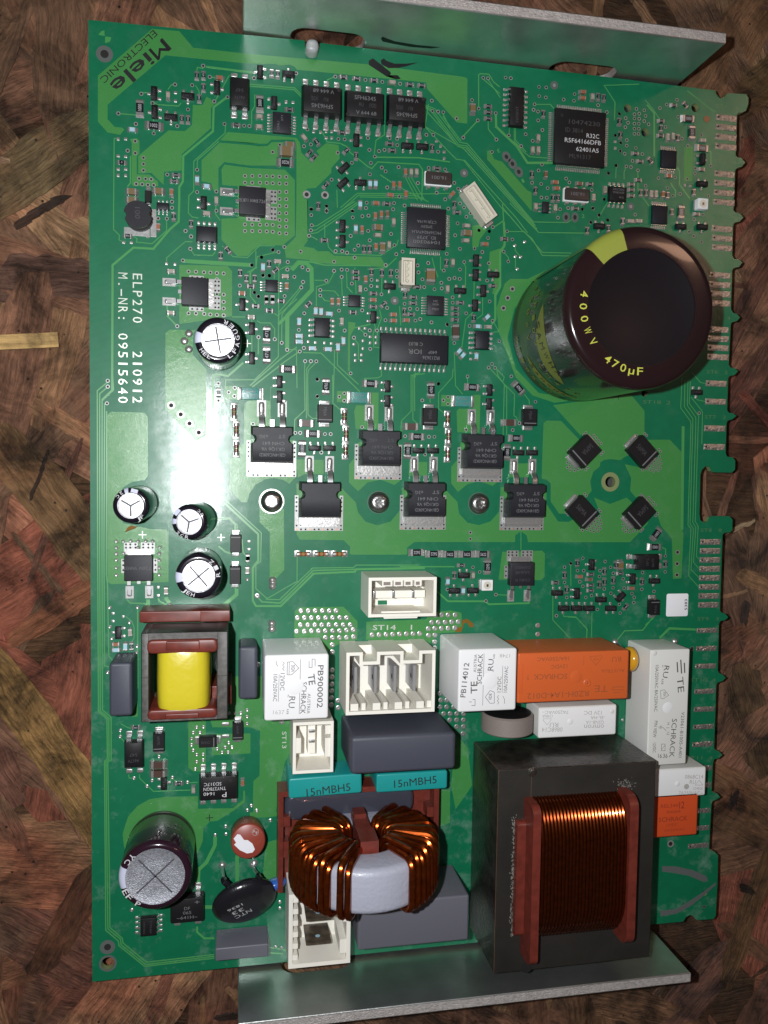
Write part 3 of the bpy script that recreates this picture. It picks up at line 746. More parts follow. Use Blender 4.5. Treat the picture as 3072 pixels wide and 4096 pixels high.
WV="""M288,477 520,475 453,600 290,637 307,733 407,648 407,712 517,797 510,850 787,450 272,1015 1518,955 1508,380 1428,243 345,27 405,27 463,30 700,27 345,83 345,148 345,207 700,83 700,147 700,205 1275,1352 1325,1352 1375,1352 1428,1327 1427,1382 1427,1440 1010,1470 1065,1468 980,1515 1037,1513 968,1565 968,1617 1275,1597 1247,1637 1302,1637
I345,1380 403,1380 463,1378 525,1380 588,1378 645,1378 345,1433 525,1430 703,1428 345,1485 703,1483
Q377,45 375,95 980,63 1037,63 967,113 967,163 980,210 1010,245 1063,243 1010,305 1063,290 998,365 1275,147 1245,185 1302,183 1180,198 1220,227 1270,225 490,440 598,507 640,460 808,435 933,475 697,262 1463,668 1430,707 1508,712 1250,840 1253,905 1620,790 1163,912 470,1535
N425,505 485,505 543,505 603,505 660,505 715,505 395,563 453,563 512,563 570,563 630,563 687,563 747,563 803,563 420,622 482,622 540,622 598,622 657,622 717,622 775,622 833,622 388,675 453,675 512,672 570,672 627,672 687,672 745,672 803,665 858,662 627,728 685,728 743,727 802,725 860,720 683,787 683,845 680,995 680,1052 679,1112 677,1168 676,1225 675,1285 730,1250 732,1308 262,1425 65,950 60,380
N1015,705 1072,703 1130,701 1185,699 1242,697 1298,696 1353,695 1408,693
O85,540 138,538 192,538 250,538 57,600 112,598 168,598 222,596 277,594 28,652 82,650 137,650 193,648 248,645 30,708 82,706 80,762 80,812 125,1190 130,1245 182,1245 125,1302 180,1302 238,1302 155,1358 208,1358 263,1358 320,1358 205,1410 262,1410 318,1410 262,1465 318,1465 315,1523 935,625 935,698
G953,378 1035,348 957,468 1000,473 973,573
R12,463 55,500 168,583 247,1258 247,1312 212,1632 262,1640
V1133,150 1133,183 315,192
P453,995"""
def ring_mesh(mb,c,r0,r1,z,m,mh,n=10,zh=None):
    vs=[]; 
    for R_ in (r0,r1):
        for i in range(n): vs.append((c.x+R_*math.cos(2*PI*i/n),c.y+R_*math.sin(2*PI*i/n),z))
    mb.add(vs,[(i,n+i,n+(i+1)%n,(i+1)%n) for i in range(n)],m)
    mb.add([(c.x+r0*1.03*math.cos(2*PI*i/n),c.y+r0*1.03*math.sin(2*PI*i/n),z+.004) for i in range(n)],[tuple(range(n))],mh)
mb=MB()
for l in VIAS.split('\n'):
    for c in pts(l): ring_mesh(mb,c,.28,random.uniform(.43,.49),.046,m_tinpad,m_hole)
# grid of plated holes round the regulator
for c in pts("Z980,704 1009,704 1040,704 1067,705 1091,706 1118,707 1145,708 980,731 1009,731 1040,731 1067,732 1091,733 1118,734 1145,735 1118,768 1145,768 1118,796 1145,797 1118,824 1145,825 1118,853 1145,853 1118,880 1145,881 980,898 1009,899 1040,899 1067,899 1091,900 1118,906 1145,907 980,924 1009,924 1040,925 1067,926 1091,927 1118,933 1145,934"): ring_mesh(mb,c,.25,.47,.046,m_tinpad,m_hole)
ob('via',mb.mesh('via',False),root,kind='stuff')
mb=MB()
for l in WV.split('\n'):
    for c in pts(l):
        R_=.46 if l[0] not in 'NO' else .70
        mb.lathe([(R_,.03),(R_*.93,.12),(R_*.6,.2),(R_*.3,.16),(.03,.13)],10,m_tin,M=Matrix.Translation(c),cap=False)
ob('solder_filled_via',mb.mesh('solder_filled_via'),root,kind='stuff')
# bare solder dots (small pads without a part)
DOTS="""A833,665 833,735 358,1050 420,1050 358,1190 420,1195 358,1300 420,1300 358,1352 420,1352
B528,990 585,993 632,988 678,988 632,1040 678,1040 300,742 357,747 1547,1068 1580,1110 1610,1158 1610,1212
C1577,865 1577,920
D968,1020 1012,1025
E403,352 467,353 760,527 830,532
F483,1175 543,1182 618,1185 675,1190 1057,667 1057,718 907,1065 955,1065 997,1135 1045,1137 937,1168 862,1197 937,1232 997,1185 1045,1185 873,1285 925,1285 873,1332 925,1332
G587,1270 587,1320
I1443,1380 1443,1445
M690,310 690,377 315,525 315,590 400,553"""
mb=MB(); mb.rbox(-.42,.42,-.36,.36,0,.2,.14,m_tin,.14); dot_me=mb.mesh('solder_pad')
for l in DOTS.split('\n'):
    for c in pts(l): ob('solder_pad',dot_me,root,c,random.choice([0,PI/2]))
# larger ringed holes and marks
def bigvia(r,x,y,r0,r1,m=m_tinpad,rz=0,el=1.,name='plated_hole'):
    mb=MB(); ring_mesh(mb,Vector((0,0,0)),r0,r1,.05,m,m_hole,20); o=ob(name,mb.mesh(name,False),root,pt(r,x,y),rz,scale=(1,el,1)); return o
for x,y in ((470,1510),(622,1515)): bigvia('B',x,y,.5,.95)
for x,y in ((932,738),(893,813),(858,897)): bigvia('G',x,y,.38,.68)
for x,y in ((798,252),(877,327),(950,402),(1027,477)): bigvia('I',x,y,.5,.92)
for x,y in ((908,1055),(905,1150),(903,1243)): bigvia('L',x,y,.4,.62)
for x,y in ((675,990),(725,1048),(777,1115)): bigvia('C',x,y,.45,1.1,m_greymark,.5,1.25)
for x,y in ((1170,1492),(1243,1492)): bigvia('C',x,y,.45,1.0,m_greymark,0,1.35)
for x,y in ((1028,403),): bigvia('P',x,y,.5,.6)
bigvia('T',850,570,.6,1.0); bigvia('T',1128,1092,.25,.5,m_greymark); bigvia('A',245,345,.9,1.9,m_greymark); bigvia('V',180,398,.8,1.8,m_greymark)
mb=MB(); n=30; c_=pt('V',182,488); mb.add([(c_.x+R_*math.cos(2*PI*i/n),c_.y+R_*math.sin(2*PI*i/n),.045) for R_ in (1.57,2.1) for i in range(n)],[(i,n+i,n+(i+1)%n,(i+1)%n) for i in range(n)],m_greymark); ob('hole_ring',mb.mesh('hole_ring',False),root)
for r,x,y in (('C',1072,397),('C',325,1125),('F',1200,835),('D',520,1195)):
    mb=MB(); mb.lathe([(1.05,.0),(1.05,.045)],20,m_greymark); mb.lathe([(.42,.04),(.42,.07)],12,m_tinpad); ob('fiducial_mark',mb.mesh('fiducial_mark',False),root,pt(r,x,y))
mb=MB(); mb.lathe([(.85,.0),(.85,.06)],20,m_copseam); ob('test_pad',mb.mesh('test_pad',False),root,pt('D',1150,470))
mb=MB(); mb.lathe([(5.2,.0),(5.2,.02)],40,m_mask); ob('hole_clearance',mb.mesh('hole_clearance',False),root,pt('L',350,472))
mb=MB(); mb.lathe([(2.3,.0),(2.3,.03)],30,m_edge); 
# keep the hole itself open
c0=pt('L',350,472)
me=D.meshes['hole_clearance']
for o_ in list(root.children):
    if o_.name.startswith('hole_clearance'): D.objects.remove(o_)
q=MB(); vs=[]; n=36
for R_ in (1.46,2.6,5.2):
    for i in range(n): vs.append((c0.x+R_*math.cos(2*PI*i/n),c0.y+R_*math.sin(2*PI*i/n),.04 if R_<2.7 else .038))
q.add(vs[:2*n],[(i,n+i,n+(i+1)%n,(i+1)%n) for i in range(n)],m_edge)
q.add(vs[n:],[(i,n+i,n+(i+1)%n,(i+1)%n) for i in range(n)],m_mask)
ob('hole_ring',q.mesh('hole_ring',False),root,label='bare ring around the mounting hole between the four slanted diodes')
# mask propeller mark, painted strokes
for P_ in ("A195,185 215,158 243,148 246,195","A250,200 300,205 292,240 250,255"):
    mb=MB(); mb.prism(pts(P_),0,.04,m_trace); ob('corner_mark',mb.mesh('corner_mark',False),root)
mb=MB(); mb.prism(pts("B985,400 1020,380 1160,490 1170,505 1160,520 1225,520 1250,550 1215,555 1165,520 1130,530 1085,500 985,435"),0,.045,m_marker)
mb.prism(pts("B1085,395 1110,380 1130,400 1200,425 1300,425 1393,415 1300,445 1230,460 1150,462 1090,430"),0,.047,m_marker)
ob('marker_stroke',mb.mesh('marker_stroke',False),root,label='black felt pen scribble near the top edge of the board')
for P_ in ("T780,755 900,758 1040,790 1150,840 1160,880 1120,885 1000,835 860,810 780,800","T765,1125 900,1110 1000,1050 1100,985 1225,890 1225,910 1120,1005 1020,1085 900,1150 765,1172"):
    mb=MB(); mb.prism(pts(P_),0,.035,m_greymark); ob('grey_stroke',mb.mesh('grey_stroke',False),root)
mb=MB()
for c in pts("E945,1107 908,1170 945,1237"): mb.lathe([(.95,.02),(.85,.25),(.5,.45),(.05,.5)],14,m_tin,M=Matrix.Translation(c),cap=False)
for c in pts("N187,250 187,300 182,610 182,655 M1640,270 P885,345 P390,350 R35,940 Q1222,1165 Q1475,1160"):
    mb.lathe([(.98,.02),(.85,.3),(.45,.6),(.05,.7)],14,m_tin,M=Matrix.Translation(c),cap=False)
ob('solder_dome',mb.mesh('solder_dome'),root,kind='stuff')
# edge contacts
def contact(r,x0,x1,y,h=52,cut=0):
    a=pt(r,x0,y); b=pt(r,x1,y); L=b.x-a.x; hh=h*.0305
    mb=MB(); k=12; rings=[]
    vs=[];fs=[]
    for i in range(k+1):
        for j in range(5):
            z=.05+ (0 if i in(0,k) or j in (0,4) else random.uniform(.02,.13))
            vs.append((L*i/k, (j/4-.5)*hh, z))
    for i in range(k):
        for j in range(4): fs.append((i*5+j,(i+1)*5+j,(i+1)*5+j+1,i*5+j+1))
    mb.add(vs,fs,m_contact)
    mb.lathe([(.27,.15),(.27,.27)],8,m_hole,M=Matrix.Translation((hh*.42,0,0)))
    ob('edge_contact',mb.mesh('edge_contact'),root,(a.x,(a.y+b.y)/2,0),-.004)
m_contact=mat('tinned edge contact',(.85,.81,.77),.33,.95,bump=(1.2,.8,.0005),var=(2,.3))
for y in (460,540,620,700): contact('D',1227-(y-460)*.03,1397,y)
for y in (925,1003,1082,1160): contact('D',1212-(y-925)*.03,1381,y)
for y in (1380,1460,1537): contact('D',1192,1362,y)
for y in (210,288,364,441): contact('H',1174-(y-210)*.03,1346,y)
for y in (660,737,812,888): contact('H',1162-(y-660)*.03,1331,y)
for x0,x1,y in ((1143,1315,1108),(1138,1310,1258),(1130,1303,1480),(1125,1300,1633)): contact('H',x0,x1,y)
for i in range(8): contact('L',1097-i*2.4,1266-i*2.4,970+i*74.6)
for x0,x1,y in ((1067,1238,252),(1062,1232,402),(1055,1226,548),(1047,1217,757),(1043,1213,905),(1037,1207,1050),(1030,1200,1195),(1025,1192,1395)): contact('P',x0,x1,y,46)
for x0,x1,y in ((1015,1183,85),(1008,1174,297),(1000,1168,440),(995,1163,585)): contact('T',x0,x1,y,46)

# ------------------------------------------------------------------ small chips
def chip(L,W,H,body,name,pad=True):
    mb=MB(); e=L*.17
    mb.box(-L/2+e,L/2-e,-W/2,W/2,.06,H,body)
    for s in (-1,1):
        a,b=sorted((s*(L/2-e),s*L/2)); mb.box(a,b,-W/2-.015,W/2+.015,.06,H+.02,m_tin)
        x0=s*L/2; x1=s*(L/2+.42*min(1.3,W)); xi=s*(L/2-e*.8)
        if pad:
            w2=W/2+.14
            vs=[(xi,-w2,.05),(x1,-w2,.05),(x1,w2,.05),(xi,w2,.05),(x0,-W/2,H*.75),(x0,W/2,H*.75)]
            f=[(0,1,2,3),(1,4,5,2),(0,4,1),(2,5,3)]
            mb.add(vs,f,m_tin)
    return mb.mesh(name)
CH={}
def place_chip(kind,r,x,y,rot,txt=None,label=None):
    specs={'r':(1.6,.85,.5,m_res,'chip_resistor'),'c':(1.6,.85,.75,m_cer2,'chip_capacitor'),'w':(1.6,.85,.8,m_cerg,'chip_capacitor'),'d':(1.6,.85,.8,m_cer,'chip_capacitor'),
      'k':(2.1,1.35,1.0,m_cerk,'chip_capacitor'),'g':(2.1,1.35,1.,m_cerg,'chip_capacitor'),'b':(1.7,.9,.6,m_blue,'chip_bead'),'R':(3.2,1.65,.65,m_res,'chip_resistor'),'C':(3.3,1.65,1.2,m_cerd,'chip_capacitor'),'K':(3.2,2.2,1.5,m_cerk,'chip_capacitor')}
    L,W,H,m,name=specs[kind]
    if kind not in CH: CH[kind]=chip(L,W,H,m,name)
    c=pt(r,x,y,H*.8); c.z=0
    o=ob(name,CH[kind],root,c,math.radians(rot)+random.uniform(-.03,.03),label=label)
    if txt:
        me,W_=text_mesh(txt,.015)
        l=W*(.50 if kind=='R' else .50)
        k=(txt,'prt'); 
        if k not in MTX: q_=me.copy(); q_.materials.clear(); q_.materials.append(m_printr); MTX[k]=q_
        ln=min(L*.50,W_*l/.72*1.05)
        flip=PI if TXTUP.get((r,x,y),0) else 0
        ob('lettering',MTX[k],o,(0,0,H+.02),flip,scale=(ln,l,1))
    return o
TXTUP={}
CHIPS="""r A 1010,520,90,01C 1065,518,90,473 1065,620,90,100 1030,710,90,708 885,880,90,473 937,885,90,100 1632,500,90,01C 1337,932,180,01C 388,1243,0,0 838,1348,0,010 822,1397,180,473
r B 230,508,90,01C 328,803,180,01C 775,535,180,221 887,548,180,708 1030,562,180,018 1328,597,180,018 1425,605,180,018 765,995,0,018 552,1072,-50,708 495,1160,50,01C 528,1200,50,01C 800,1145,45,708 880,1187,90,018 1160,1087,180,018 1182,1143,180,018 1512,1122,90,474 630,1430,50,471 567,1603,90,01C 1553,1292,180,010 1137,1585,180,708
r C 527,570,0,01C 527,620,0,01A 527,672,0,01A 983,632,90,01C 1440,490,90,01C 1485,500,90,01C 888,1135,90,708 917,1268,90,01C 1063,1330,90,708 1105,1330,90,471 1250,1418,180,010 1370,1217,180,708 245,1385,90,01C 268,1450,180,338 1612,697,90,01C 1622,808,90,708 1523,1582,90,01B 1347,1600,90,018 1640,1525,90,018
r D 430,490,90,01C 437,600,90,708 560,755,180,708 600,820,180,708 683,812,-45,01C 775,485,0,01C 772,545,90,01C 770,607,0,01C 912,625,90,018 880,355,0,01C 975,350,-45,018 1110,887,0,01C 1045,1075,90,471 1070,1257,180,018 605,1080,90,01C 648,1080,90,01C 828,1100,90,01C 585,975,0,01C 527,1012,180,433 527,1057,180,433 527,1105,180,708 862,1240,90,01C 455,1315,90,018
r E 818,135,90,018 437,297,180,708 963,195,90,01C 1268,415,-50,473 1208,460,90,473 1370,605,90,471 1422,650,90,708 1490,650,90,01C 1458,715,180,018 1500,880,180,708 1613,917,180,018 1610,530,90,018 1190,1595,90,01C
r F 618,333,180,018 947,405,90,01C 993,405,90,01C 212,582,45,018 258,837,180,708 45,880,180,708 485,865,45,471 878,598,180,010 880,647,180,018 1008,597,90,471 1095,603,90,01C 1170,605,90,01B 1025,775,180,010 1023,885,180,018 1110,865,45,708 855,932,180,471 1287,785,90,018 1357,807,180,338 1355,855,180,338 1282,925,90,018 1338,948,180,338 1390,720,180,708 1630,520,90,708
r G 870,323,0,01C 773,712,180,471 503,852,180,708 460,900,180,01C 460,945,180,01C 460,993,180,01C 612,980,90,471
r L 80,1145,90,471 190,1240,180,473 190,1330,180,708 190,1373,180,708 263,1325,90,01C 305,1215,90,018 305,1302,90,018 400,1162,90,473 435,1232,180,708 378,1290,90,708 617,1300,90,471 810,1155,90,010 480,1510,50,708
r O 303,128,180,471 245,213,90,01C 1085,272,0,01C 1160,210,90,473 1177,330,90,708
r M 468,800,90,471
r Q 505,22,180,338 860,487,180,01C
c A 1200,540,0 800,1490,90
c B 1290,1322,90 1192,1428,90 1243,1428,90 1293,1505,90 1167,1513,0 1047,1580,0
c C 1313,450,0 1310,500,0 1083,1200,0 1095,1250,0 227,1298,50 357,1617,0
d C 1285,1212,0 1003,1135,90
c D 838,940,0 790,1092,90
c E 690,222,90 1385,773,0 1588,825,90
c F 1040,130,90 1090,117,90 930,240,90 1045,385,90 305,712,90 137,820,90 683,840,90 735,840,90 960,655,90 1023,828,0 1192,950,0 1192,1000,0 1300,997,0
d F 1140,115,90
c G 708,365,0
c L 100,1258,0 530,1355,0
d L 182,1282,0
c M 338,783,0
c Q 1390,480,90
w A 772,685,90 1530,860,0 1528,945,0 1173,1555,90
w B 1182,578,0 450,1035,-50 1338,1322,90 1383,1322,90
w C 942,830,90 895,930,90 942,930,90 1392,490,90 1400,1325,90 920,1400,90 1082,1412,90 1495,1262,90 350,1560,0
w D 828,618,90 872,612,90 692,1090,90 732,1090,90 1120,645,0 520,1315,0 590,1315,0 310,1053,90
w E 1092,110,0 797,590,0 795,935,0 1462,970,0
w F 1193,178,90 1063,290,0 1155,370,90 230,508,0 293,632,0 915,735,90 762,1005,90 1640,735,90
w G 550,335,0 440,515,90 738,1052,0
w I 1433,1520,90
w M 1433,70,90 1430,170,90 755,340,90 457,685,90
w O 400,210,90
w Q 982,540,90
k A 470,1485,0 470,1555,0 693,1480,0
k B 330,1097,0
k C 398,585,90
k F 1065,225,0 1100,390,90
k G 562,272,0
k L 440,1165,90
K B 303,1150,0
K F 1500,625,90
C G 463,1090,90
C J 570,400,0
C K 95,428,0 912,395,0
C Q 690,333,0 690,405,0
b A 475,970,0 1013,1385,90 1092,1440,0
b B 997,1420,90 1043,1420,90 915,1590,90
b E 1560,555,90 1638,820,90
b F 878,235,90 187,830,90 545,920,90 590,925,90 658,943,0 408,1007,90 408,1127,0 408,1175,0 517,1230,0 650,1237,0 730,1220,90 775,1168,90
b G 725,970,45 647,1048,0 492,1253,50 523,1287,50 635,1293,90
b M 417,803,90 338,830,0
b O 190,262,90 318,338,90
R A 537,790,90,1000 655,937,0,1002 1533,752,90,3000
R B 293,1245,180,R220
R D 1000,465,0,10R0 1030,580,270,2151 1115,710,0,3000 940,1240,270,3000
R E 1590,1115,90,471 1590,1285,90,471
R F 315,1403,180,1000 630,1545,90,47R0 1000,1523,180,1000 1503,1575,90,47R0
R G 602,1553,180,1000 985,1560,-45,47R0
R J 625,487,180,1000 537,610,90,10R0
R K 143,512,180,1000 65,628,90,10R0 965,525,180,1000 890,640,90,10R0 140,1473,180,5622 280,1485,180,5622 415,1487,0,5622 555,1487,0,5622 690,1487,0,5622 727,1590,90,2295
R L 735,905,52,1003 722,1013,180,1003"""
for l in CHIPS.split('\n'):
    t=l.split(' ')
    for q in t[2:]:
        a=q.split(','); place_chip(t[0],t[1],float(a[0]),float(a[1]),float(a[2]),a[3] if len(a)>3 else None)

# three-legged transistors: turn 0 = two legs below
def sot():
    mb=MB(); mb.rbox(-1.5,1.5,-.7,.7,.08,1.05,.12,m_ic,.1)
    def leg(x,s):
        mb.box(x-.21,x+.21,*sorted((s*.7,s*.95)),.35,.5,m_steel)
        mb.rbox(x-.33,x+.33,*sorted((s*.85,s*1.65)),.03,.32,.14,m_tin,.12)
    leg(-.95,-1); leg(.95,-1); leg(0,1)
    return mb.mesh('small_transistor')
me_sot=sot(); ROT={'S':0,'E':90,'N':180,'W':270}
SOTS="""A 655,665,E,1FW 660,820,E,1FW 795,865,N,1W2 935,690,N,1W2 1178,620,W,1FW 1535,490,E,1FW 1067,1575,W,5AW
B 200,745,W,W48 320,508,S,5AW 883,1055,E,1FW 1307,1103,S,WW1 1432,1110,N,5AW 780,1287,NW,S7W 772,1412,SE,1FW 917,1408,S,1FW
C 1450,1563,N,A4W2
D 1120,800,W,1FW 1117,1005,N,1FW 1120,1362,N,1FW 940,1360,N,1FW
E 1388,865,E,5AW 1467,1065,W,4AW 1467,1310,W,4AW
F 768,213,W,1FW 768,340,W,1FW 1160,715,N,C1W 1025,970,W,5AW 245,1507,W,5AW 1142,1545,W,5AW
G 633,500,E,1W2 630,620,E,1W2 777,617,N,1W2 502,752,N,1W2 693,752,W,1W2 625,873,E,1W2 745,1575,W,A4W2
J 350,180,E,5AW 1245,215,E,5AW 640,607,N,5AW 763,607,N,5AW
K 155,628,N,5AW 275,628,N,A4W2 740,240,E,5AW 985,645,N,5AW 1098,645,N,A4W2
H 1075,1180,N,1FW
L 200,1160,E,W48 540,1278,W,A82 722,1295,N,W1B4 77,1400,W,5AW 278,1450,N,1FW 440,1428,NW,A4W 75,1522,N,A4W2 178,1522,N,5AW 360,1522,S,M1S1
M 357,688,E,32A1
O 325,212,N,1FW 247,340,S,1FW 400,338,S,S82 1100,358,N,1FW 1155,485,N,A4W2
Q 737,490,W,3K"""
ROT['NW']=225; ROT['SE']=45
for l in SOTS.split('\n'):
    t=l.split(' ')
    for q in t[1:]:
        x,y,dr,tx=q.split(',')
        c=pt(t[0],float(x),float(y),.9); c.z=0
        o=ob('small_transistor',me_sot,root,c,math.radians(ROT[dr]))
        local_text(tx,0,0,1.07,1.9,.55,PI if dr in 'NS' else 0,m_printd,o)

# gull-wing leads
def lead(w,run,h,t=.18,foot=.6,solder=True,m=None):
    mb=MB(); m=m or m_steel
    prof=[(0,h),(run*.28,h),(run*.5,t*1.2),(run,t*1.1)]
    top=[]; 
    vs=[];fs=[]
    for i,(x,z) in enumerate(prof):
        for yy in (-w/2,w/2): vs+=[(x,yy,z),(x,yy,max(z-t,.04))]
    for i in range(3):
        a=i*4;b=a+4
        fs+=[(a,b,b+2,a+2),(a+1,a+3,b+3,b+1),(a,a+1,b+1,b),(a+2,b+2,b+3,a+3)]
    fs.append((12,13,15,14)); mb.add(vs,fs,m)
    if solder: mb.rbox(run*.55,run+foot*.5,-w*.72,w*.72,.03,t*1.5,t*.6,m_tin,w*.25)
    return mb.mesh('lead')
LM={}
def ic(name,r,x,y,L,W,H,npin,pitch,span,sides='NS',rot=0,body=m_ic,pinw=.42,joined=False,dot=None,label=None,text=(),bev=.25,sides4=False,zmul=1.):
    """body L (along its pins) x W, pins on the two long sides; rot 0 = pins above and below"""
    c=pt(r,x,y,H); c.z=0
    mb=MB(); mid=H*.5
    poly=lambda ins:[Vector((sx*(L/2-ins),sy*(W/2-ins),0)) for sx,sy in ((-1,-1),(1,-1),(1,1),(-1,1))]
    rings=[]
    for ins,z in ((bev*.5,.12),(0,mid),(bev*.9,H-.03),(bev*.9+.05,H)):
        rings.append([Vector((p.x,p.y,z)) for p in poly(ins)])
    mb.loft(rings,body)
    if dot: mb.lathe([(.45,H+.001),(.42,H+.006)],14,m_hole,M=Matrix.Translation((dot[0],dot[1],0)))
    o=ob(name,mb.mesh(name),root,c,math.radians(rot),label=label)
    run=(span-W)/2
    key=(pinw,run,H)
    if key not in LM: LM[key]=lead(pinw,run,H*.48 if H>1.2 else H*.42,t=.2 if pinw>.3 else .12)
    me=LM[key]
    pos=[]
    for i in range(npin):
        u=(i-(npin-1)/2)*pitch
        pos+=[(u,W/2,PI/2),(u,-W/2,-PI/2)]
        if sides4: pos+=[(W/2,u,0),(-W/2,u,PI)]
    if joined:
        mb=MB(); src=[(v.co.copy()) for v in me.vertices]; fs=[tuple(p.vertices) for p in me.polygons]; ms=[p.material_index for p in me.polygons]
        for px,py,a in pos:
            M=Matrix.Translation((px,py,0))@Matrix.Rotation(a,4,'Z'); 
            n0=len(mb.v); mb.v+=[tuple(M@v) for v in src]
            for f,mi_ in zip(fs,ms): mb.f.append(tuple(i+n0 for i in f)); mb.m.append(mb.mi(me.materials[mi_]))
        ob('lead',mb.mesh('lead'),o,kind='stuff')
    else:
        for px,py,a in pos: ob('lead',me,o,(px,py,0),a)
    for s,tx,ty,tL,th,trz,mm in text: local_text(s,tx,ty,H+.012,tL,th,trz,mm,o)
    return o
IC='integrated_circuit'
pd=m_printd; pg=m_printg
for x,y,fl,dt in ((600,720,1,(4.0,2.6)),(955,765,0,(-4.2,-2.6)),(1303,795,1,(4.1,2.6))):
    a=PI if fl else 0; s=-1 if fl else 1
    ic('optocoupler','B',x,y,9.8,6.9,3.4,4,2.54,11.2,body=m_ic,pinw=.95,rot=0,bev=.55,dot=dt,
       label='black eight legged optocoupler, '+('leftmost of the row of three at the top','middle one of the row of three at the top','rightmost of the row of three at the top')[(x>700)+(x>1200)],
       text=(('SFH6345',0,1.6*s,5.2,1.0,a,pg),('V 644 68',.3,-1.9*s,5.,.9,a,pg),('RU',-.9*s,0,1.1,.9,a,pd),('(VDE)',1.9*s,0,1.7,1.0,a,pd)))
ic('optocoupler','A',1365,655,4.6,7.0,2.6,2,2.54,9.9,body=m_ic,pinw=1.1,rot=0,bev=.4,label='black four legged optocoupler left of the three large ones',text=(('A617V',0,-1.4,2.4,.8,PI,pd),('547',0,.3,1.8,.8,PI,pd)))
ic('optocoupler','Q',485,252,4.6,6.7,2.6,2,2.54,9.9,body=m_ic,pinw=1.1,bev=.4,label='black four legged optocoupler near the lower left edge',text=(('A617V',0,-1.4,2.6,.8,PI,pd),('547',0,.1,1.8,.8,PI,pd)))
ic('optocoupler','L',670,1140,4.4,6.6,2.6,2,2.54,9.9,body=m_ic,pinw=1.1,rot=90,bev=.4,label='black four legged optocoupler lying sideways near the right contacts',text=(('A617V',-.1,-1.2,2.4,.8,0,pd),('547 C',.1,.4,2.,.8,0,pd)))
ic(IC,'C',765,570,9.9,3.9,1.6,8,1.27,6.0,rot=90,pinw=.45,label='black sixteen legged chip standing upright left of the large processor',text=(('E600NT',-2,0,4,.8,0,pd),))
ic(IC,'C',1290,830,14,14,1.4,25,.5,16,rot=0,pinw=.24,joined=True,sides4=True,label='large square processor with legs on all four sides at the upper right',bev=.15,dot=(-5.2,5.2),
   text=(('10474230',1,3.8,8.6,1.15,0,pd),('ID 3814',-1.8,1.7,4.8,1.15,0,pd),('R32C',3.4,.7,3.5,1.1,0,m_print),('R5F64166DFB',.7,-.9,10.,1.15,0,m_print),('62401A5',2.,-2.9,6.2,1.1,0,m_print),('ML91317',0,-4.8,6.,1.1,0,pd)))
ic(IC,'F',1465,232,10,10,1.4,16,.5,12,rot=0,body=m_icf,pinw=.24,joined=True,sides4=True,bev=.12,label='smaller square chip with legs on all four sides in the middle of the board',
   text=(('CTJR1619A',0,1.5,5.,.7,PI,pg),('2M53V',0,.3,3.,.7,PI,pg),('MC56F8247VLH',0,-1.1,7.4,.7,PI,pg),('ID_3739',0,-2.4,4.8,.8,PI,pg),('10490300',0,-3.5,6.8,.85,PI,pg)))
ic(IC,'F',1368,1232,17.6,7.5,2.4,14,1.27,10.3,rot=0,body=m_icf,pinw=.45,bev=.3,label='long black driver chip with fourteen legs above and below',
   text=(('IR213636',4.2,-2.2,4.4,.9,PI,pg),('640P',4.6,-.8,2.2,.8,PI,pg),('IOR',0,-.8,3.4,1.2,PI,pg),('C 8L03',.2,1.1,3.6,.85,PI,pg)))
def soic8(r,x,y,rot,lab,txt=(),body=m_icf): return ic(IC,r,x,y,4.9,3.9,1.6,4,1.27,6.0,rot=rot,body=body,pinw=.5,label=lab,text=txt)
soic8('E',1092,280,0,'eight legged black chip above the lettered left strip')
soic8('F',600,1055,90,'eight legged black chip ringed by pale blue beads')
soic8('G',685,1160,90,'eight legged black chip beside the huge capacitor')
soic8('D',418,1087,0,'eight legged black chip right of the processor crystal',(('24LC256I',0,1.1,3.2,.55,0,pg),('SN6J1629',0,.3,3.2,.5,0,pg),('A1J',.8,-.9,1.2,.5,0,pg)),m_ic)
ic(IC,'V',405,290,4.9,3.9,1.6,4,1.27,6.0,rot=90,pinw=.5,label='eight legged chip beneath the purple black capacitor near the bottom left',text=(('FAB206V',0,1,3.2,.5,0,pd),('MP561J',0,-.6,3,.5,0,pd)))
def small_ic(r,x,y,L,W,n,p,sp,rot,lab,txt=()): return ic(IC,r,x,y,L,W,1.1,n,p,sp,rot=rot,body=m_icf,pinw=.28,joined=True,bev=.1,label=lab,text=txt)
small_ic('B',265,912,5.0,4.4,7,.65,6.4,90,'small chip with seven legs on each side under the first optocoupler',(('CHL1',-.8,.9,2,.5,0,pg),('271',1,0,1.3,.5,0,pg)))
small_ic('F',180,710,3,3,4,.65,4.9,90,'tiny square chip in the middle left of the board')
small_ic('F',868,835,3,3,4,.65,4.9,90,'tiny square chip left of the cream pin header')
small_ic('F',1540,875,5,4.4,7,.65,6.4,90,'small lettered chip right of the grey round mark',(('HC',1.1,0,1.2,.55,-PI/2,pg),('365A',.3,0,1.7,.55,-PI/2,pg),('PEEV',-.9,0,1.7,.55,-PI/2,pg)))
small_ic('D',840,797,4.4,4.6,8,.55,6.6,0,'small black chip near the upper right contacts')
small_ic('D',765,1260,4.4,4.8,8,.55,6.6,0,'small black chip just above the rim of the huge capacitor')
small_ic('E',727,50,2.9,1.7,3,.95,2.9,0,'tiny five legged regulator beside the round coil')
small_ic('C',1005,1405,2.9,1.7,3,.95,2.9,90,'tiny regulator left of the right crystal')
o=ic(IC,'Q',1190,525,9.4,6.4,3.2,4,2.54,9.6,body=m_ic,pinw=1.0,bev=.4,dot=(2.9,1.7),label='black power chip with white print at the lower left',
   text=(('5D317C',-1.4,1.1,4.2,.85,PI,m_print),('TNY278GN',-.9,-.1,5.4,.85,PI,m_print),('1640',-2.3,-1.3,2.6,.85,PI,m_print),('P',1.4,-1.7,1.1,1.3,PI,m_print)))
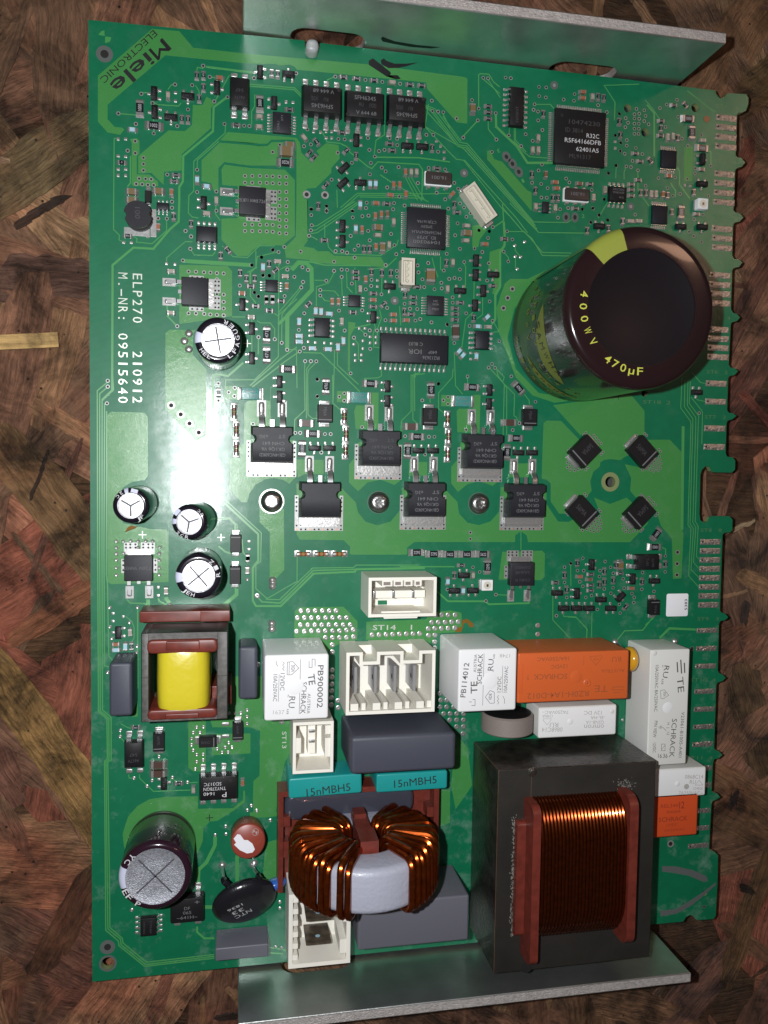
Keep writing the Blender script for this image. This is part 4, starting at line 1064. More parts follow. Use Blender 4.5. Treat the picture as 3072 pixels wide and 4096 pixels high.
o=ic('bridge_rectifier','Q',930,1540,8.3,6.5,3.2,2,5.08,10,body=m_ic,pinw=1.1,bev=.35,label='black bridge rectifier partly under the purple black capacitor',
   text=(('DF',0,.6,1.4,.8,0,pg),('06S',0,-.5,2,.8,0,pg),('~641H~',0,-1.7,5.,.8,0,pg),('+',2.4,2.,1.2,1.2,0,pg)))
# crystals
for r,x,y,lab in (('C',115,1165,'flat brown resonator above the smaller square chip'),('C',1265,1300,'flat brown resonator under the large processor')):
    c=pt(r,x,y,1.6); c.z=0
    mb=MB(); mb.rbox(-3.5,3.5,-1.7,1.7,.1,.9,.1,m_white,.2); o=ob('resonator',mb.mesh('resonator_base'),root,c,label=lab)
    mb=MB(); mb.rbox(-3.3,3.3,-1.45,1.45,.9,1.7,.12,m_lid,.3); ob('ceramic_lid',mb.mesh('ceramic_lid'),o)
    for i in (-1,0,1):
        for s in (-1,1):
            mb=MB(); mb.rbox(-.55,.55,-.4,.4,0,.6,.3,m_tin,.2); ob('terminal',mb.mesh('terminal'),o,(i*2.3,s*1.95,0))
    local_text('16.001',0,0,1.715,3.6,.9,PI,m_printg,o)
# sideways bars: melf resistors
def melf(r,x,y,rot,bands,lab=None):
    mb=MB(); X=Matrix.Translation((0,0,.72))@Matrix.Rotation(PI/2,4,'Y')
    mb.lathe([(.55,-1.0),(.55,1.0)],14,m_org_band if bands else m_brown,M=X)
    c=pt(r,x,y,.8); c.z=0
    o=ob('melf_resistor',mb.mesh('melf_resistor'),root,c,math.radians(rot),label=lab)
    for k,(u,m) in enumerate(((-.55,m_goldd),(0,m_glassg),(.5,m_goldd))):
        q=MB(); q.lathe([(.565,u-.12),(.565,u+.12)],14,m,M=X); ob('colour_band',q.mesh('colour_band'),o)
    for s in (-1,1):
        q=MB(); a,b=sorted((s*.85,s*1.75)); q.lathe([(.45,a),(.68,a+.1),(.68,b-.15),(.4,b)],14,m_tin,M=X); q.rbox(*sorted((s*.7,s*2.2)),-.85,.85,.03,.25,.1,m_tin,.1); ob('end_cap',q.mesh('end_cap'),o)
for x in (545,697,845): melf('J',x,1485,0,1)
for x,y in ((887,345),(902,490),(897,630)): melf('J',x,y,90,0)
for x,y in ((1320,305),(1338,455),(1338,610)): melf('I',x,y,90,0)
for x,y in ((397,365),(405,510),(397,655)): melf('K',x,y,90,0)
# teal current sense resistors
for r,x,y,lab in (('J',108,155,'leftmost of three teal sense resistors'),('J',1010,187,'middle one of three teal sense resistors'),('K',525,217,'rightmost of three teal sense resistors')):
    c=pt(r,x,y,.9); c.z=0
    mb=MB(); mb.rbox(-2.1,2.1,-1.35,1.35,.1,.9,.08,m_tealres,.1); o=ob('sense_resistor',mb.mesh('sense_resistor'),root,c,label=lab)
    for s in (-1,1):
        q=MB(); a,b=sorted((s*2.1,s*2.75)); q.rbox(a,b,-1.45,1.45,.03,.95,.1,m_tin,.08); a,b=sorted((s*2.7,s*3.1)); q.rbox(a,b,-1.5,1.5,.03,.3,.12,m_tin,.08); ob('terminal',q.mesh('terminal'),o)
    local_text('H2402',-.1,.6,.915,2.6,.8,PI,m_printg,o); local_text('R033 G',.2,-.6,.915,3.2,.8,PI,m_printg,o)
# power transistors in flat packages
def d2pak(r,x,y,txt,lab):
    H=4.3; c=pt(r,x,y,H); c.z=0
    def body(ins,sc_=1.):
        P=[]; hw=5.15-ins; y0,y1=-4.5+ins*1.3,4.5-ins
        P+= [(-hw,y0),(hw,y0)]
        for k in range(7): a=-PI/2+PI*k/6; P.append((hw-.95*math.cos(a)*(1),1.3+1.05*math.sin(a)))
        P+= [(hw,y1),(-hw,y1)]
        for k in range(7): a=PI/2-PI*k/6; P.append((-hw+.95*math.cos(a),1.3+1.05*math.sin(a)))
        return P
    mb=MB(); rings=[[Vector((px,py,z)) for px,py in body(ins)] for ins,z in ((0,.15),(0,1.5),(.42,H-.05),(.48,H))]
    mb.loft(rings,m_icf,cap1=False); top=rings[-1]
    tri=tessellate_polygon([top]); 
    mb.add(top,[t if ((top[t[1]]-top[t[0]]).cross(top[t[2]]-top[t[0]])).z>0 else t[::-1] for t in [tuple(t) for t in tri]],m_icf)
    o=ob('power_transistor',mb.mesh('power_transistor'),root,c,label=lab)
    q=MB(); q.prism([(-5.1,-6.0),(-4.3,-6.35),(4.3,-6.35),(5.1,-6.0),(5.1,-4.4),(-5.1,-4.4)],.12,1.35,m_tin); q.prism([(-4.3,-6.35),(4.3,-6.35),(4.9,-6.9),(-4.9,-6.9)],.08,.6,m_tin)
    ob('metal_tab',q.mesh('metal_tab',False),o)
    q=MB()
    q.box(-6.1,6.1,-7.9,-5.2,.03,.07,m_tinpad); q.box(-6.1,-5.2,-5.2,1.,.03,.07,m_tinpad); q.box(5.2,6.1,-5.2,1.,.03,.07,m_tinpad)
    ob('solder_land',q.mesh('solder_land',False),o)
    q=MB()
    for i in range(11):
        for j in range(2): q.lathe([(.24,.06),(.24,.09)],8,m_hole if (i+j)%3 else m_copperdot,M=Matrix.Translation((-5.6+i*1.12,-7.55+j*.95,0)))
    for s in (-1,1):
        for j in range(4): q.lathe([(.24,.06),(.24,.09)],8,m_hole,M=Matrix.Translation((s*5.65,-2.9+j*1.1,0)))
    ob('plated_hole',q.mesh('plated_hole',False),o,kind='stuff')
    for xx in (-2.54,2.54):
        q=MB(); vs=[];fs=[]
        prof=[(4.4,2.4),(5.8,2.4),(6.9,1.6),(7.6,.5),(8.6,.35)]
        for yy,z in prof:
            for dx in (-.65,.65): vs+=[(xx+dx,yy,z),(xx+dx,yy,z-.35)]
        for i in range(4):
            a=i*4;b=a+4; fs+=[(a,b,b+2,a+2)[::-1],(a+1,a+3,b+3,b+1)[::-1],(a,a+1,b+1,b)[::-1],(a+2,b+2,b+3,a+3)[::-1]]
        q.add(vs,fs,m_steel); ob('lead',q.mesh('lead'),o)
        q=MB(); q.box(xx-1.1,xx+1.1,6.9,10.9,.03,.07,m_tinpad); q.rbox(xx-.72,xx+.72,7.4,10.5,.05,.85,.6,m_tin,.6); ob('solder_joint',q.mesh('solder_joint'),o)
    q=MB(); q.box(-.5,.5,4.4,6.1,1.95,2.4,m_steel); ob('lead',q.mesh('lead'),o)
    mm=m_printg if txt else m_printd
    for s,tx,ty,tL in (('GB14NC60KD',0,-2.6,6.2),('GK1Q6 V6',.2,-1.2,5.6),('CHN 641',.3,.2,5.2),('e3G',-2.1,1.8,2.),('ST',2.2,1.9,1.8)):
        if txt>=0: local_text(s,tx,ty,H+.012,tL,.85,PI,mm,o)
    return o
d2pak('J',290,575,0,'power transistor, upper left of the six, beside the glare')
d2pak('J',692,1038,-1,'unprinted power transistor, lower left of the six')
d2pak('J',1195,605,0,'power transistor, upper middle of the six')
d2pak('K',225,1035,1,'power transistor, lower middle of the six')
d2pak('K',708,632,1,'power transistor, upper right of the six')
d2pak('K',1062,1045,1,'power transistor, lower right of the six')
def dpak(r,x,y,rot,txt,lab,big=1.):
    H=2.3; c=pt(r,x,y,H); c.z=0
    mb=MB(); mb.rbox(-3.3,3.3,-3.1,3.1,.1,H,.18,m_icf,.2)
    o=ob('power_regulator',mb.mesh('power_regulator'),root,c,math.radians(rot),label=lab)
    q=MB(); q.prism([(-2.7,3.0),(2.7,3.0),(2.7,4.0),(2.3,4.4),(-2.3,4.4),(-2.7,4.0)],.1,.65,m_tin); ob('metal_tab',q.mesh('metal_tab',False),o)
    for s in (-1,1):
        q=MB(); a,b=sorted((s*.35,s*3.6)); q.box(a,b,3.2,6.,.03,.07,m_tinpad); a,b=sorted((s*3.,s*4.2)); q.box(a,b,-1.4,2.,.03,.07,m_tinpad); ob('solder_land',q.mesh('solder_land',False),o)
    q=MB()
    for vx,vy in [(sx_*a_,b_) for sx_ in (-1,1) for a_ in (.9,2.1,3.1) for b_ in (4.75,5.55)]+[(sx_*3.75,b_) for sx_ in (-1,1) for b_ in (-.7,.5,1.6)]: q.lathe([(.25,.075),(.25,.09)],8,m_hole,M=Matrix.Translation((vx,vy,0)))
    ob('plated_hole',q.mesh('plated_hole',False),o,kind='stuff')
    for xx in (-2.29,2.29):
        q=MB(); q.box(xx-.42,xx+.42,-4.4,-3.,1.0,1.3,m_steel); q.box(xx-.42,xx+.42,-6.6,-4.3,.2,.55,m_steel); q.box(xx-.42,xx+.42,-4.6,-4.2,.4,1.3,m_steel); ob('lead',q.mesh('lead',False),o)
        q=MB(); q.box(xx-.95,xx+.95,-7.6,-4.6,.03,.07,m_tinpad); q.rbox(xx-.55,xx+.55,-7.1,-5.2,.05,.5,.3,m_tin,.4); ob('solder_joint',q.mesh('solder_joint'),o)
    q=MB(); q.box(-.4,.4,-3.9,-3.,1.,1.3,m_steel); ob('lead',q.mesh('lead',False),o)
    for s,tx,ty,tL in txt: local_text(s,tx,ty,H+.012,tL,.8,PI if rot in(0,) else PI/2,m_printd if rot!=-90 else m_printg,o)
    return o
dpak('A',1470,1560,-90,(('GF172640',0,2.,4.5),('33',0,.7,1.2),('LD1117',0,-.8,3.6),('ST',0,-2.2,1.8)),'flat regulator surrounded by a grid of plated holes, upper left')
dpak('E',993,757,-90,(),'plain flat transistor above the mirror bright capacitor')
dpak('M',525,152,0,(('VNH37',-1.8,0,3.),('T20V',1.6,0,3.)),'flat transistor between three small capacitors at the left edge')
dpak('O',808,200,0,(('DSA8003',0,1.7,4.2),('SAJ64R',0,.4,4.),('CHN K',0,-1.6,4.2)),'flat transistor right of the small white lamp')
# diodes
def diode(r,x,y,L,W,H,rot,txt,lab,band=True):
    c=pt(r,x,y,H); c.z=0
    mb=MB(); mb.rbox(-L/2,L/2,-W/2,W/2,.15,H,.22,m_ic,.12)
    o=ob('diode',mb.mesh('diode'),root,c,math.radians(rot),label=lab)
    if band: q=MB(); q.box(L/2-L*.17,L/2-L*.12,-W/2+.15,W/2-.15,H,H+.012,m_printg); ob('cathode_band',q.mesh('cathode_band',False),o)
    for s in (-1,1):
        q=MB(); a,b=sorted((s*L/2,s*(L/2+.5))); q.rbox(a,b,-W*.33,W*.33,.05,H*.55,.15,m_steel,.1); a,b=sorted((s*(L/2-.2),s*(L/2+1.1))); q.rbox(a,b,-W*.38,W*.38,.03,.35,.15,m_tin,.15); ob('lead',q.mesh('lead'),o)
    if txt: local_text(txt,-L*.1,0,H+.012,L*.5,W*.24,0,m_printd,o)
    return o
diode('L',148,218,7.,5.9,2.3,225,'56MA','slanted square diode, upper left of the four')
diode('L',628,222,7.,5.9,2.3,-45,'56MA','slanted square diode, upper right of the four')
diode('L',128,722,7.,5.9,2.3,-45,'56MA','slanted square diode, lower left of the four')
diode('L',605,730,7.,5.9,2.3,225,'56MA','slanted square diode, lower right of the four')
mb=MB()
for x,y,rt_ in ((148,218,225),(628,222,-45),(128,722,-45),(605,730,225)):
    c_=pt('L',x,y); 
    for e_,rows in ((1,((4.1,5),(5.0,4),(5.9,3),(6.7,1))),(-1,((4.6,3),))):
        for u_,k_ in rows:
            for j in range(k_+1):
                v_=(j-k_/2)*1.0; a_=math.radians(rt_); ring_mesh(mb,Vector((c_.x+e_*u_*math.cos(a_)-v_*math.sin(a_),c_.y+e_*u_*math.sin(a_)+v_*math.cos(a_),0)),.2,.38,.05,m_tinpad,m_hole,8)
    for e_ in (1,-1):
        for j in (-1,1):
            for u_ in (2.6,3.4): a_=math.radians(rt_); v_=j*3.6; ring_mesh(mb,Vector((c_.x+e_*u_*math.cos(a_)-v_*math.sin(a_),c_.y+e_*u_*math.sin(a_)+v_*math.cos(a_),0)),.2,.38,.05,m_tinpad,m_hole,8)
ob('thermal_via',mb.mesh('thermal_via',False),root,kind='stuff')
for r,x,y,lab in (('J',728,318,'upright diode, left of the row above the power transistors'),('K',252,345,'upright diode in the middle of the row above the power transistors'),('K',1083,350,'upright diode, right of the row above the power transistors')): diode(r,x,y,4.4,3.6,2.2,-90,'MJ6A',lab)
diode('I',1333,1400,4.4,2.6,2.,90,'',"small upright diode, upper of two by the silver capacitors"); diode('M',1328,210,4.4,2.6,2.,90,'',"small upright diode, lower of two by the silver capacitors")
diode('L',725,1515,4.1,2.7,2.2,90,'R6G','small upright diode left of the white paper label')
diode('Q',693,147,4.5,2.7,2.,-90,'6R7K','small upright diode beside the lower left optocoupler'); diode('Q',1100,145,4.2,2.6,2.1,0,'R5C','small sideways diode under the yellow coil'); diode('M',1350,1507,4.3,2.6,2.1,-90,'6AA','small upright diode right of the sideways one')
diode('A',605,1522,2.7,1.5,1.2,90,'','tiny diode above the round coil',False)
mb=MB(); mb.rbox(-1,1,-.5,.5,.03,.3,.2,m_tin,.3); sme=mb.mesh('solder_pad')
for r,x,y in (('Q',1250,92),('M',1248,1443)): ob('solder_pad',sme,root,pt(r,x,y))
# little white lamps
for r,x,y,lab in (('D',1122,1170,'square white LED by the upper right contacts'),('O',518,293,'square white LED left of the lower flat transistor')):
    c=pt(r,x,y,1.9); c.z=0
    mb=MB(); mb.rbox(-1.5,1.5,-1.4,1.4,.1,1.9,.1,m_white,.15); o=ob('led',mb.mesh('led'),root,c,label=lab)
    q=MB(); q.lathe([(1.05,1.9),(1.05,1.92)],20,m_led); ob('lens',q.mesh('lens',False),o)
    q=MB(); q.box(-.25,.3,-.4,.3,1.925,1.94,m_goldd); ob('die',q.mesh('die',False),o)
    for s in (-1,1): q=MB(); a,b=sorted((s*1.1,s*1.9)); q.rbox(a,b,-1.3,1.3,.02,.5,.15,m_tin,.1); ob('terminal',q.mesh('terminal'),o)
# round power coil
c=pt('E',520,115,4.2); c.z=0
mb=MB(); P_=[]
for k in range(32):
    a=2*PI*k/32; R_=3.15
    for nc in (0.12,PI+.12):
        d=abs((a-nc+PI)%(2*PI)-PI)
        if d<.16: R_=2.55
    P_.append((R_*math.cos(a),R_*math.sin(a)*.97))
mb.prism(P_,3.0,4.2,m_icf); mb.prism([(p[0]*.98,p[1]*.98) for p in P_],.3,1.2,m_icf)
o=ob('power_coil',mb.mesh('power_coil',False),root,c,label='round black coil near the upper left edge')
q=MB(); 
for k in range(5): q.tube([(2.55*math.cos(a*PI/12),2.55*math.sin(a*PI/12),1.4+k*.36) for a in range(24)],.2,6,m_wire,closed=True)
ob('winding',q.mesh('winding'),o)
q=MB(); q.rbox(-3.6,2.3,-3.9,-2.0,.03,.16,.05,m_tinpad,.1); q.rbox(2.4,3.8,-3.9,2.6,.03,.16,.05,m_tinpad,.1); ob('solder_land',q.mesh('solder_land',False),o)
local_text('100',0,.2,4.215,2.6,1.2,-PI/2,m_printd,o)
# paper label (its square code is left out)
a=pt('L',820,1400,.12); b=pt('L',993,1585,.12)
mb=MB(); mb.rbox(a.x,b.x,b.y,a.y,.03,.12,.02,m_sticker,.5); o=ob('paper_label',mb.mesh('paper_label'),root,label='white rounded paper label near the right contacts')
label_on('5383',pt('L',978,1535,.12),pt('L',978,1445,.12),.8,m_inkb,o,bold=.01)
# screws
for r,x,y,ringed,lab in (('J',285,1050,1,'torx screw in a bright ring, left of the three'),('J',1178,1058,0,'torx screw, middle of the three'),('K',667,1068,0,'torx screw, right of the three')):
    c=pt(r,x,y,1.4); c.z=0
    mb=MB(); n=24
    prof=[(2.75,.05),(2.75,.5),(2.5,1.1),(2.05,1.55),(1.45,1.75)]
    mb.lathe(prof,n,m_screw,cap=False)
    star=[]; 
    for i in range(n): R_=1.02 if (i%4)<2 else 1.28; star.append((R_*math.cos(2*PI*i/n),R_*math.sin(2*PI*i/n)))
    vs=[(1.45*math.cos(2*PI*i/n),1.45*math.sin(2*PI*i/n),1.75) for i in range(n)]+[(p[0],p[1],1.75) for p in star]+[(p[0]*.92,p[1]*.92,.5) for p in star]
    fs=[(i,(i+1)%n,n+(i+1)%n,n+i) for i in range(n)]+[(n+i,n+(i+1)%n,2*n+(i+1)%n,2*n+i) for i in range(n)]+[tuple(range(2*n,3*n))]
    mb.add(vs,fs,m_screw); o=ob('screw',mb.mesh('screw'),root,c,label=lab)
    q=MB(); 
    if ringed: q.lathe([(3.1,.03),(3.1,.1)],32,m_tin)
    else: q.lathe([(2.9,.03),(2.9,.06)],32,m_greymark)
    ob('washer_land',q.mesh('washer_land',False),o)

# ------------------------------------------------------------------ electrolytic capacitors
def arc_text(chars, o, R_, th0, dth, z, h, wd, m):
    for i,ch in enumerate(chars):
        if ch==' ': continue
        th=math.radians(th0+i*dth); c=Vector((R_*math.cos(th),R_*math.sin(th),z)); d=Vector((-math.sin(th),math.cos(th),0))*wd/2
        label_on(ch,c-d,c+d,h,m,o,bold=.006,name='printed_letter')
def side_text(chars, o, R_, th0, dth, z, h, wd, m, bold=.01, name='printed_letter'):
    for i,ch in enumerate(chars):
        if ch==' ': continue
        th=math.radians(th0+i*dth); me,_=text_mesh(ch,bold); k=(ch,bold,1.,m.name)
        if k not in MTX: q=me.copy(); q.materials.clear(); q.materials.append(m); MTX[k]=q
        X=Vector((-math.sin(th),math.cos(th),0)); Y=Vector((0,0,1)); N=Vector((math.cos(th),math.sin(th),0)); c=N*(R_+.06)+Vector((0,0,z))
        M=Matrix(((X.x*wd,Y.x*h,N.x,c.x),(X.y*wd,Y.y*h,N.y,c.y),(X.z*wd,Y.z*h,N.z,c.z),(0,0,0,1)))
        ob(name,MTX[k],o,M=M)
def can(name,base,top,R_,sleeve,topm,rt,label,shoulder=.9,stripe=None,stripem=None,score=2,scorea=20,n=56):
    ax=top-base; H=ax.length; q=Vector((0,0,1)).rotation_difference(ax.normalized()).to_matrix().to_4x4()
    M=Matrix.Translation(base)@q
    def prof(e=0.):
        s=shoulder
        return [(R_-.25+e,.5),(R_+e,1.1),(R_+e,2.0),(R_-.18+e,2.5),(R_+e,3.0),(R_+e,H-s)]+[(R_-s*(1-math.cos(t))+e*math.cos(t),H-s+(s+e)*math.sin(t)) for t in (.4,.8,1.2,PI/2)]+[(rt+.15,H+e-.02)]
    mb=MB(); mb.lathe(prof(),n,sleeve,cap=False); mb.lathe([(R_-.3,.05),(R_-.3,.6)],n,m_ic)
    o=ob(name,mb.mesh(name),root,M=M,label=label)
    t=MB(); t.lathe([(rt+.3,H-.12),(rt,H-.10),(rt*.97,H-.22),(rt*.5,H-.2),(.02,H-.2)],n,topm,cap=False); ob('can_top',t.mesh('can_top'),o)
    if score:
        g=MB()
        for i in range(score if score!=3 else 3):
            a=math.radians(scorea)+ (PI/score*i if score!=3 else 2*PI/3*i)
            Mz=Matrix.Rotation(a,4,'Z')
            g.box(-rt*.86 if score!=3 else 0,rt*.86,-.17,.17,H-.21,H-.17,m_groove,M=Mz)
        ob('vent_score',g.mesh('vent_score',False),o)
    if stripe:
        s=MB(); s.lathe(prof(.04),24,stripem,a0=math.radians(stripe[0]),a1=math.radians(stripe[1])); ob('polarity_stripe',s.mesh('polarity_stripe'),o)
    return o,H
m_groove=mat('scored groove',(.07,.07,.08),.6,.2)
a=pt('E',1187,1160,15); b=Vector((a.x,a.y,0))
o,H=can('electrolytic_capacitor',b,a,5.15,m_sleeve,m_alu,3.5,'silver topped capacitor under the grid of plated holes, highest of the four at the left',stripe=(160,190),stripem=m_lilac,scorea=10)
arc_text('LFAGUER',o,4.3,-52,20,H+.045,.95,1.0,m_print); arc_text('HEL',o,4.3,215,14,H+.045,.9,.8,m_print)
a=pt('I',460,1085,13); b=pt('I',558,1052)
o,H=can('electrolytic_capacitor',b,a,4.05,m_sleeve,m_alu,2.75,'leaning silver topped capacitor, nearest the left edge',stripe=(98,112),stripem=m_lilac,score=3,scorea=30)
s=MB(); 
arc_text('2C',o,3.45,125,18,H+.045,.7,.7,m_print); arc_text('JF',o,3.45,-60,16,H+.045,.8,.8,m_print)
arc_text('I',o,3.45,75,18,H+.045,.9,1.5,m_lilac)
a=pt('I',945,1220,13); b=pt('I',1048,1188)
o,H=can('electrolytic_capacitor',b,a,4.05,m_sleeve,m_alu,2.75,'leaning silver topped capacitor under the glare, right of the other small one',stripe=(168,188),stripem=m_lilac,score=3,scorea=20)
arc_text('2C',o,3.45,225,18,H+.045,.7,.7,m_print); arc_text('R',o,3.45,262,16,H+.045,.8,.8,m_print); arc_text('I',o,3.45,140,18,H+.045,.9,1.6,m_lilac); arc_text('GC',o,3.45,30,18,H+.045,.6,.6,m_print)
a=pt('M',1025,220,16); b=Vector((a.x,a.y,0))
o,H=can('electrolytic_capacitor',b,a,5.15,m_sleeve,m_alu,3.5,'silver topped capacitor directly above the yellow coil',stripe=(168,196),stripem=m_lilac,scorea=40)
arc_text('RIZ',o,4.3,5,22,H+.045,.95,1.0,m_print); arc_text('JEH',o,4.3,225,14,H+.045,.9,.8,m_print)
b=pt('Q',723,965); a=Vector((b.x,b.y,17.2))
o,H=can('electrolytic_capacitor',b,a,8.1,m_sleevep,m_alud,6.4,'purple black capacitor with a dull grey crossed top at the lower left',shoulder=1.3,stripe=(160,198),stripem=m_lilac,scorea=42)
arc_text('P',o,7.1,238,10,H+.045,1.1,1.1,m_print); arc_text('EF',o,7.1,205,12,H+.045,1.3,1.2,m_print); arc_text('YC',o,7.1,135,12,H+.045,1.3,1.2,m_print)
side_text('105 C',o,8.1,62,-7,7,1.0,.5,m_printg); side_text('105 C',o,8.1,62,-7,12,1.0,.5,m_printg); side_text('B1717',o,8.1,80,-6,9,1.,.5,m_printg)
# huge capacitor
b=pt('X',0,0); b=pt('Z',2303,1334); a=Vector((b.x,b.y,34.5))
def bigcan():
    M=Matrix.Translation(b); R_=18.0; H=34.8
    prof=lambda e:[(R_-.6+e,.3),(R_-.1+e,.9),(R_+e,2.2),(R_-.35+e,3.6),(R_+e,5.),(R_+e,H-2.3)]+[(R_-1.9*(1-math.cos(t))+e*math.cos(t),H-1.9+(1.9+e)*math.sin(t)) for t in (0,.3,.6,.9,1.2,PI/2)]+[(12.9,H-.05+e)]
    mb=MB(); mb.lathe(prof(0),96,m_sleeveb,cap=False)
    o=ob('electrolytic_capacitor',mb.mesh('electrolytic_capacitor'),root,M=M,label='huge brown black capacitor with yellow green stripe at the upper right')
    t=MB(); t.lathe([(13.2,H-.25),(12.75,H-.2),(12.6,H-.28),(.02,H-.28)],96,m_captop,cap=False); ob('can_top',t.mesh('can_top'),o)
    s=MB(); s.lathe(prof(.05),30,m_olive,a0=math.radians(108),a1=math.radians(137)); ob('polarity_stripe',s.mesh('polarity_stripe'),o)
    arc_text('400WV',o,13.9,171,11.0,H+.06,1.8,1.3,m_yprint)
    arc_text('470\u00b5F',o,13.95,236,8.4,H+.06,1.8,1.4,m_yprint)
    side_text('400WV',o,18.0,152,10,12.0,1.9,1.5,m_yside); side_text('HF105\u00b0C',o,18.0,160,9.5,16.,1.8,1.4,m_yside)
    side_text('HF105\u00b0C',o,18.0,190,8.5,4.2,1.6,1.3,m_yside); side_text('CM470',o,18.0,216,9.5,13.,1.8,1.5,m_yside)
    # printed lens shaped badge
    for z0,th0,th1,hw in ((21.5,172,238,3.0),(8.0,205,262,1.5)):
        q=MB(); vs=[];fs=[]; k=20
        for i in range(k+1):
            t=i/k; th=math.radians(th0+(th1-th0)*t); w_=hw*math.sin(PI*t)**.7+.02
            for s_ in (-1,1): vs.append(((R_+.04)*math.cos(th),(R_+.04)*math.sin(th),z0-6*t*(1 if z0>10 else 0)+s_*w_))
        fs=[(2*i,2*i+2,2*i+3,2*i+1) for i in range(k)]; q.add(vs,fs,m_yside); ob('printed_badge',q.mesh('printed_badge'),o)
    side_text('SAMWHA',o,18.02,186,8.0,18.8,2.4,1.7,m_inkb)
    side_text('SAMWHA',o,18.02,214,7.0,8.,1.4,1.3,m_inkb)
bigcan()
mb=MB(); p_=pt('H',420,1225); mb.box(p_.x-.6,p_.x+.6,p_.y+.35,p_.y+.5,0,.05,m_inkb); mb.box(p_.x-.08,p_.x+.08,p_.y-.6,p_.y+.4,0,.05,m_inkb); ob('polarity_mark',mb.mesh('polarity_mark',False),root)
for r,x,y,m in (('I',560,1325,m_silk),('I',1212,1347,m_silk),('Q',1115,770,m_inkb),('E',1430,1190,m_silk)):
    p_=pt(r,x,y); mb=MB(); mb.box(-.9,.9,-.1,.1,0,.05,m); mb.box(-.1,.1,-.9,.9,0,.054,m); ob('plus_mark',mb.mesh('plus_mark',False),root,p_)

# ------------------------------------------------------------------ boxes given by their top corners
def rect(r0,x0,y0,r1,x1,y1,h):
    a=pt(r0,x0,y0,h); b=pt(r1,x1,y1,h); return a.x,b.x,b.y,a.y
def block(name,R4,h,m,r,label,rc=None,z0=.3,mtop=None):
    x0,x1,y0,y1=R4; cx,cy=(x0+x1)/2,(y0+y1)/2; e_=.35*r; x0-=e_;x1+=e_;y0-=e_;y1+=e_
    mb=MB(); mb.rbox(x0-cx,x1-cx,y0-cy,y1-cy,z0,h,r,m,rc,mtop)
    return ob(name,mb.mesh(name),root,(cx,cy,0),label=label)
def T(o,s,r,x0,y0,x1,y1,z,h,m,**k):
    off=Vector((o.location.x,o.location.y,0))
    return label_on(s,pt(r,x0,y0,z)-off,pt(r,x1,y1,z)-off,h,m,o,**k)
def ln(o,r,x0,y0,x1,y1,z,w_,m):
    off=Vector((o.location.x,o.location.y,0)); a=pt(r,x0,y0,z)-off; b=pt(r,x1,y1,z)-off; d=(b-a); n_=Vector((-d.y,d.x,0)).normalized()*w_/2
    mb=MB(); mb.add([a-n_,b-n_,b+n_,a+n_],[(0,1,2,3)],m); q=ob('printed_line',mb.mesh('printed_line',False),o,(0,0,.015)); return q
def poly_line(o,r,P_,z,w_,m):
    for i in range(len(P_)-1): ln(o,r,*P_[i],*P_[i+1],z,w_,m)
def dimple(o,r,x,y,z,R_,m):
    p=pt(r,x,y,z); off=Vector((o.location.x,o.location.y,0)); mb=MB(); mb.lathe([(R_,.012),(R_*.8,.09),(R_*.4,.14),(.02,.15)],20,m,M=Matrix.Translation(p-off),cap=False); ob('moulded_dimple',mb.mesh('moulded_dimple'),o)
h=18.0
o=block('relay',rect('N',127,880,'N',643,1392,h),h,m_white,.45,'square white relay with dark print, left of the row',.6)
T(o,'PB900002','N',588,955,580,1308,h,1.35,m_ink,bold=.008); T(o,'TE','N',508,1030,518,1118,h,1.6,m_ink,bold=.01); T(o,'SCHRACK','N',452,1095,438,1360,h,1.25,m_ink,bold=.005)
T(o,'AUSTRIA','N',492,1190,484,1358,h,.75,m_ink); ln(o,'N',420,905,408,1362,h,.10,m_ink); T(o,'12VDC','N',272,1022,268,1165,h,1.0,m_ink); ln(o,'N',242,1032,235,1258,h,.09,m_ink)
T(o,'10A/250VAC','N',212,1032,208,1255,h,.95,m_ink); T(o,'1637','N',192,1345,284,1345,h,1.0,m_inkf); T(o,'RU','N',352,1215,345,1310,h,1.5,m_ink); T(o,'c','N',322,1200,320,1222,h,.5,m_ink); T(o,'us','N',318,1320,316,1362,h,.7,m_ink)
poly_line(o,'N',[(310,930),(308,1035),(345,1035),(405,980),(355,925),(310,930)],h,.11,m_ink); T(o,'VDE','N',355,1012,357,952,h,.8,m_ink,bold=.006); ln(o,'N',326,930,324,1032,h,.1,m_ink)
poly_line(o,'N',[(270,925),(285,940),(270,955),(285,970),(270,985),(285,1000)],h,.1,m_ink); poly_line(o,'N',[(218,920),(218,945),(232,965)],h,.1,m_ink)
poly_line(o,'N',[(490,920),(490,975),(515,975),(515,905),(540,905),(540,965)],h,.12,m_ink)
dimple(o,'N',372,1130,h,2.0,m_white)
o=block('relay',rect('O',287,832,'O',748,1322,h),h,m_white,.45,'square white relay with dark print next to the orange one',.6)
T(o,'PB114012','O',312,1222,345,935,h,1.35,m_ink,bold=.008); T(o,'TE','O',405,1190,405,1090,h,1.7,m_ink,bold=.01); T(o,'SCHRACK','O',448,1112,460,862,h,1.25,m_ink,bold=.005); T(o,'AUSTRIA','O',412,1015,420,865,h,.75,m_ink)
ln(o,'O',478,1290,490,858,h,.1,m_ink); T(o,'12VDC','O',612,1180,618,1050,h,1.0,m_ink); ln(o,'O',640,1185,645,960,h,.09,m_ink); T(o,'10A/250VAC','O',665,1180,675,965,h,.95,m_ink); T(o,'1748','O',705,878,620,878,h,.9,m_inkf)
T(o,'RU','O',540,1000,548,905,h,1.4,m_ink); T(o,'c','O',562,1010,563,990,h,.5,m_ink); T(o,'us','O',566,900,570,865,h,.7,m_ink)
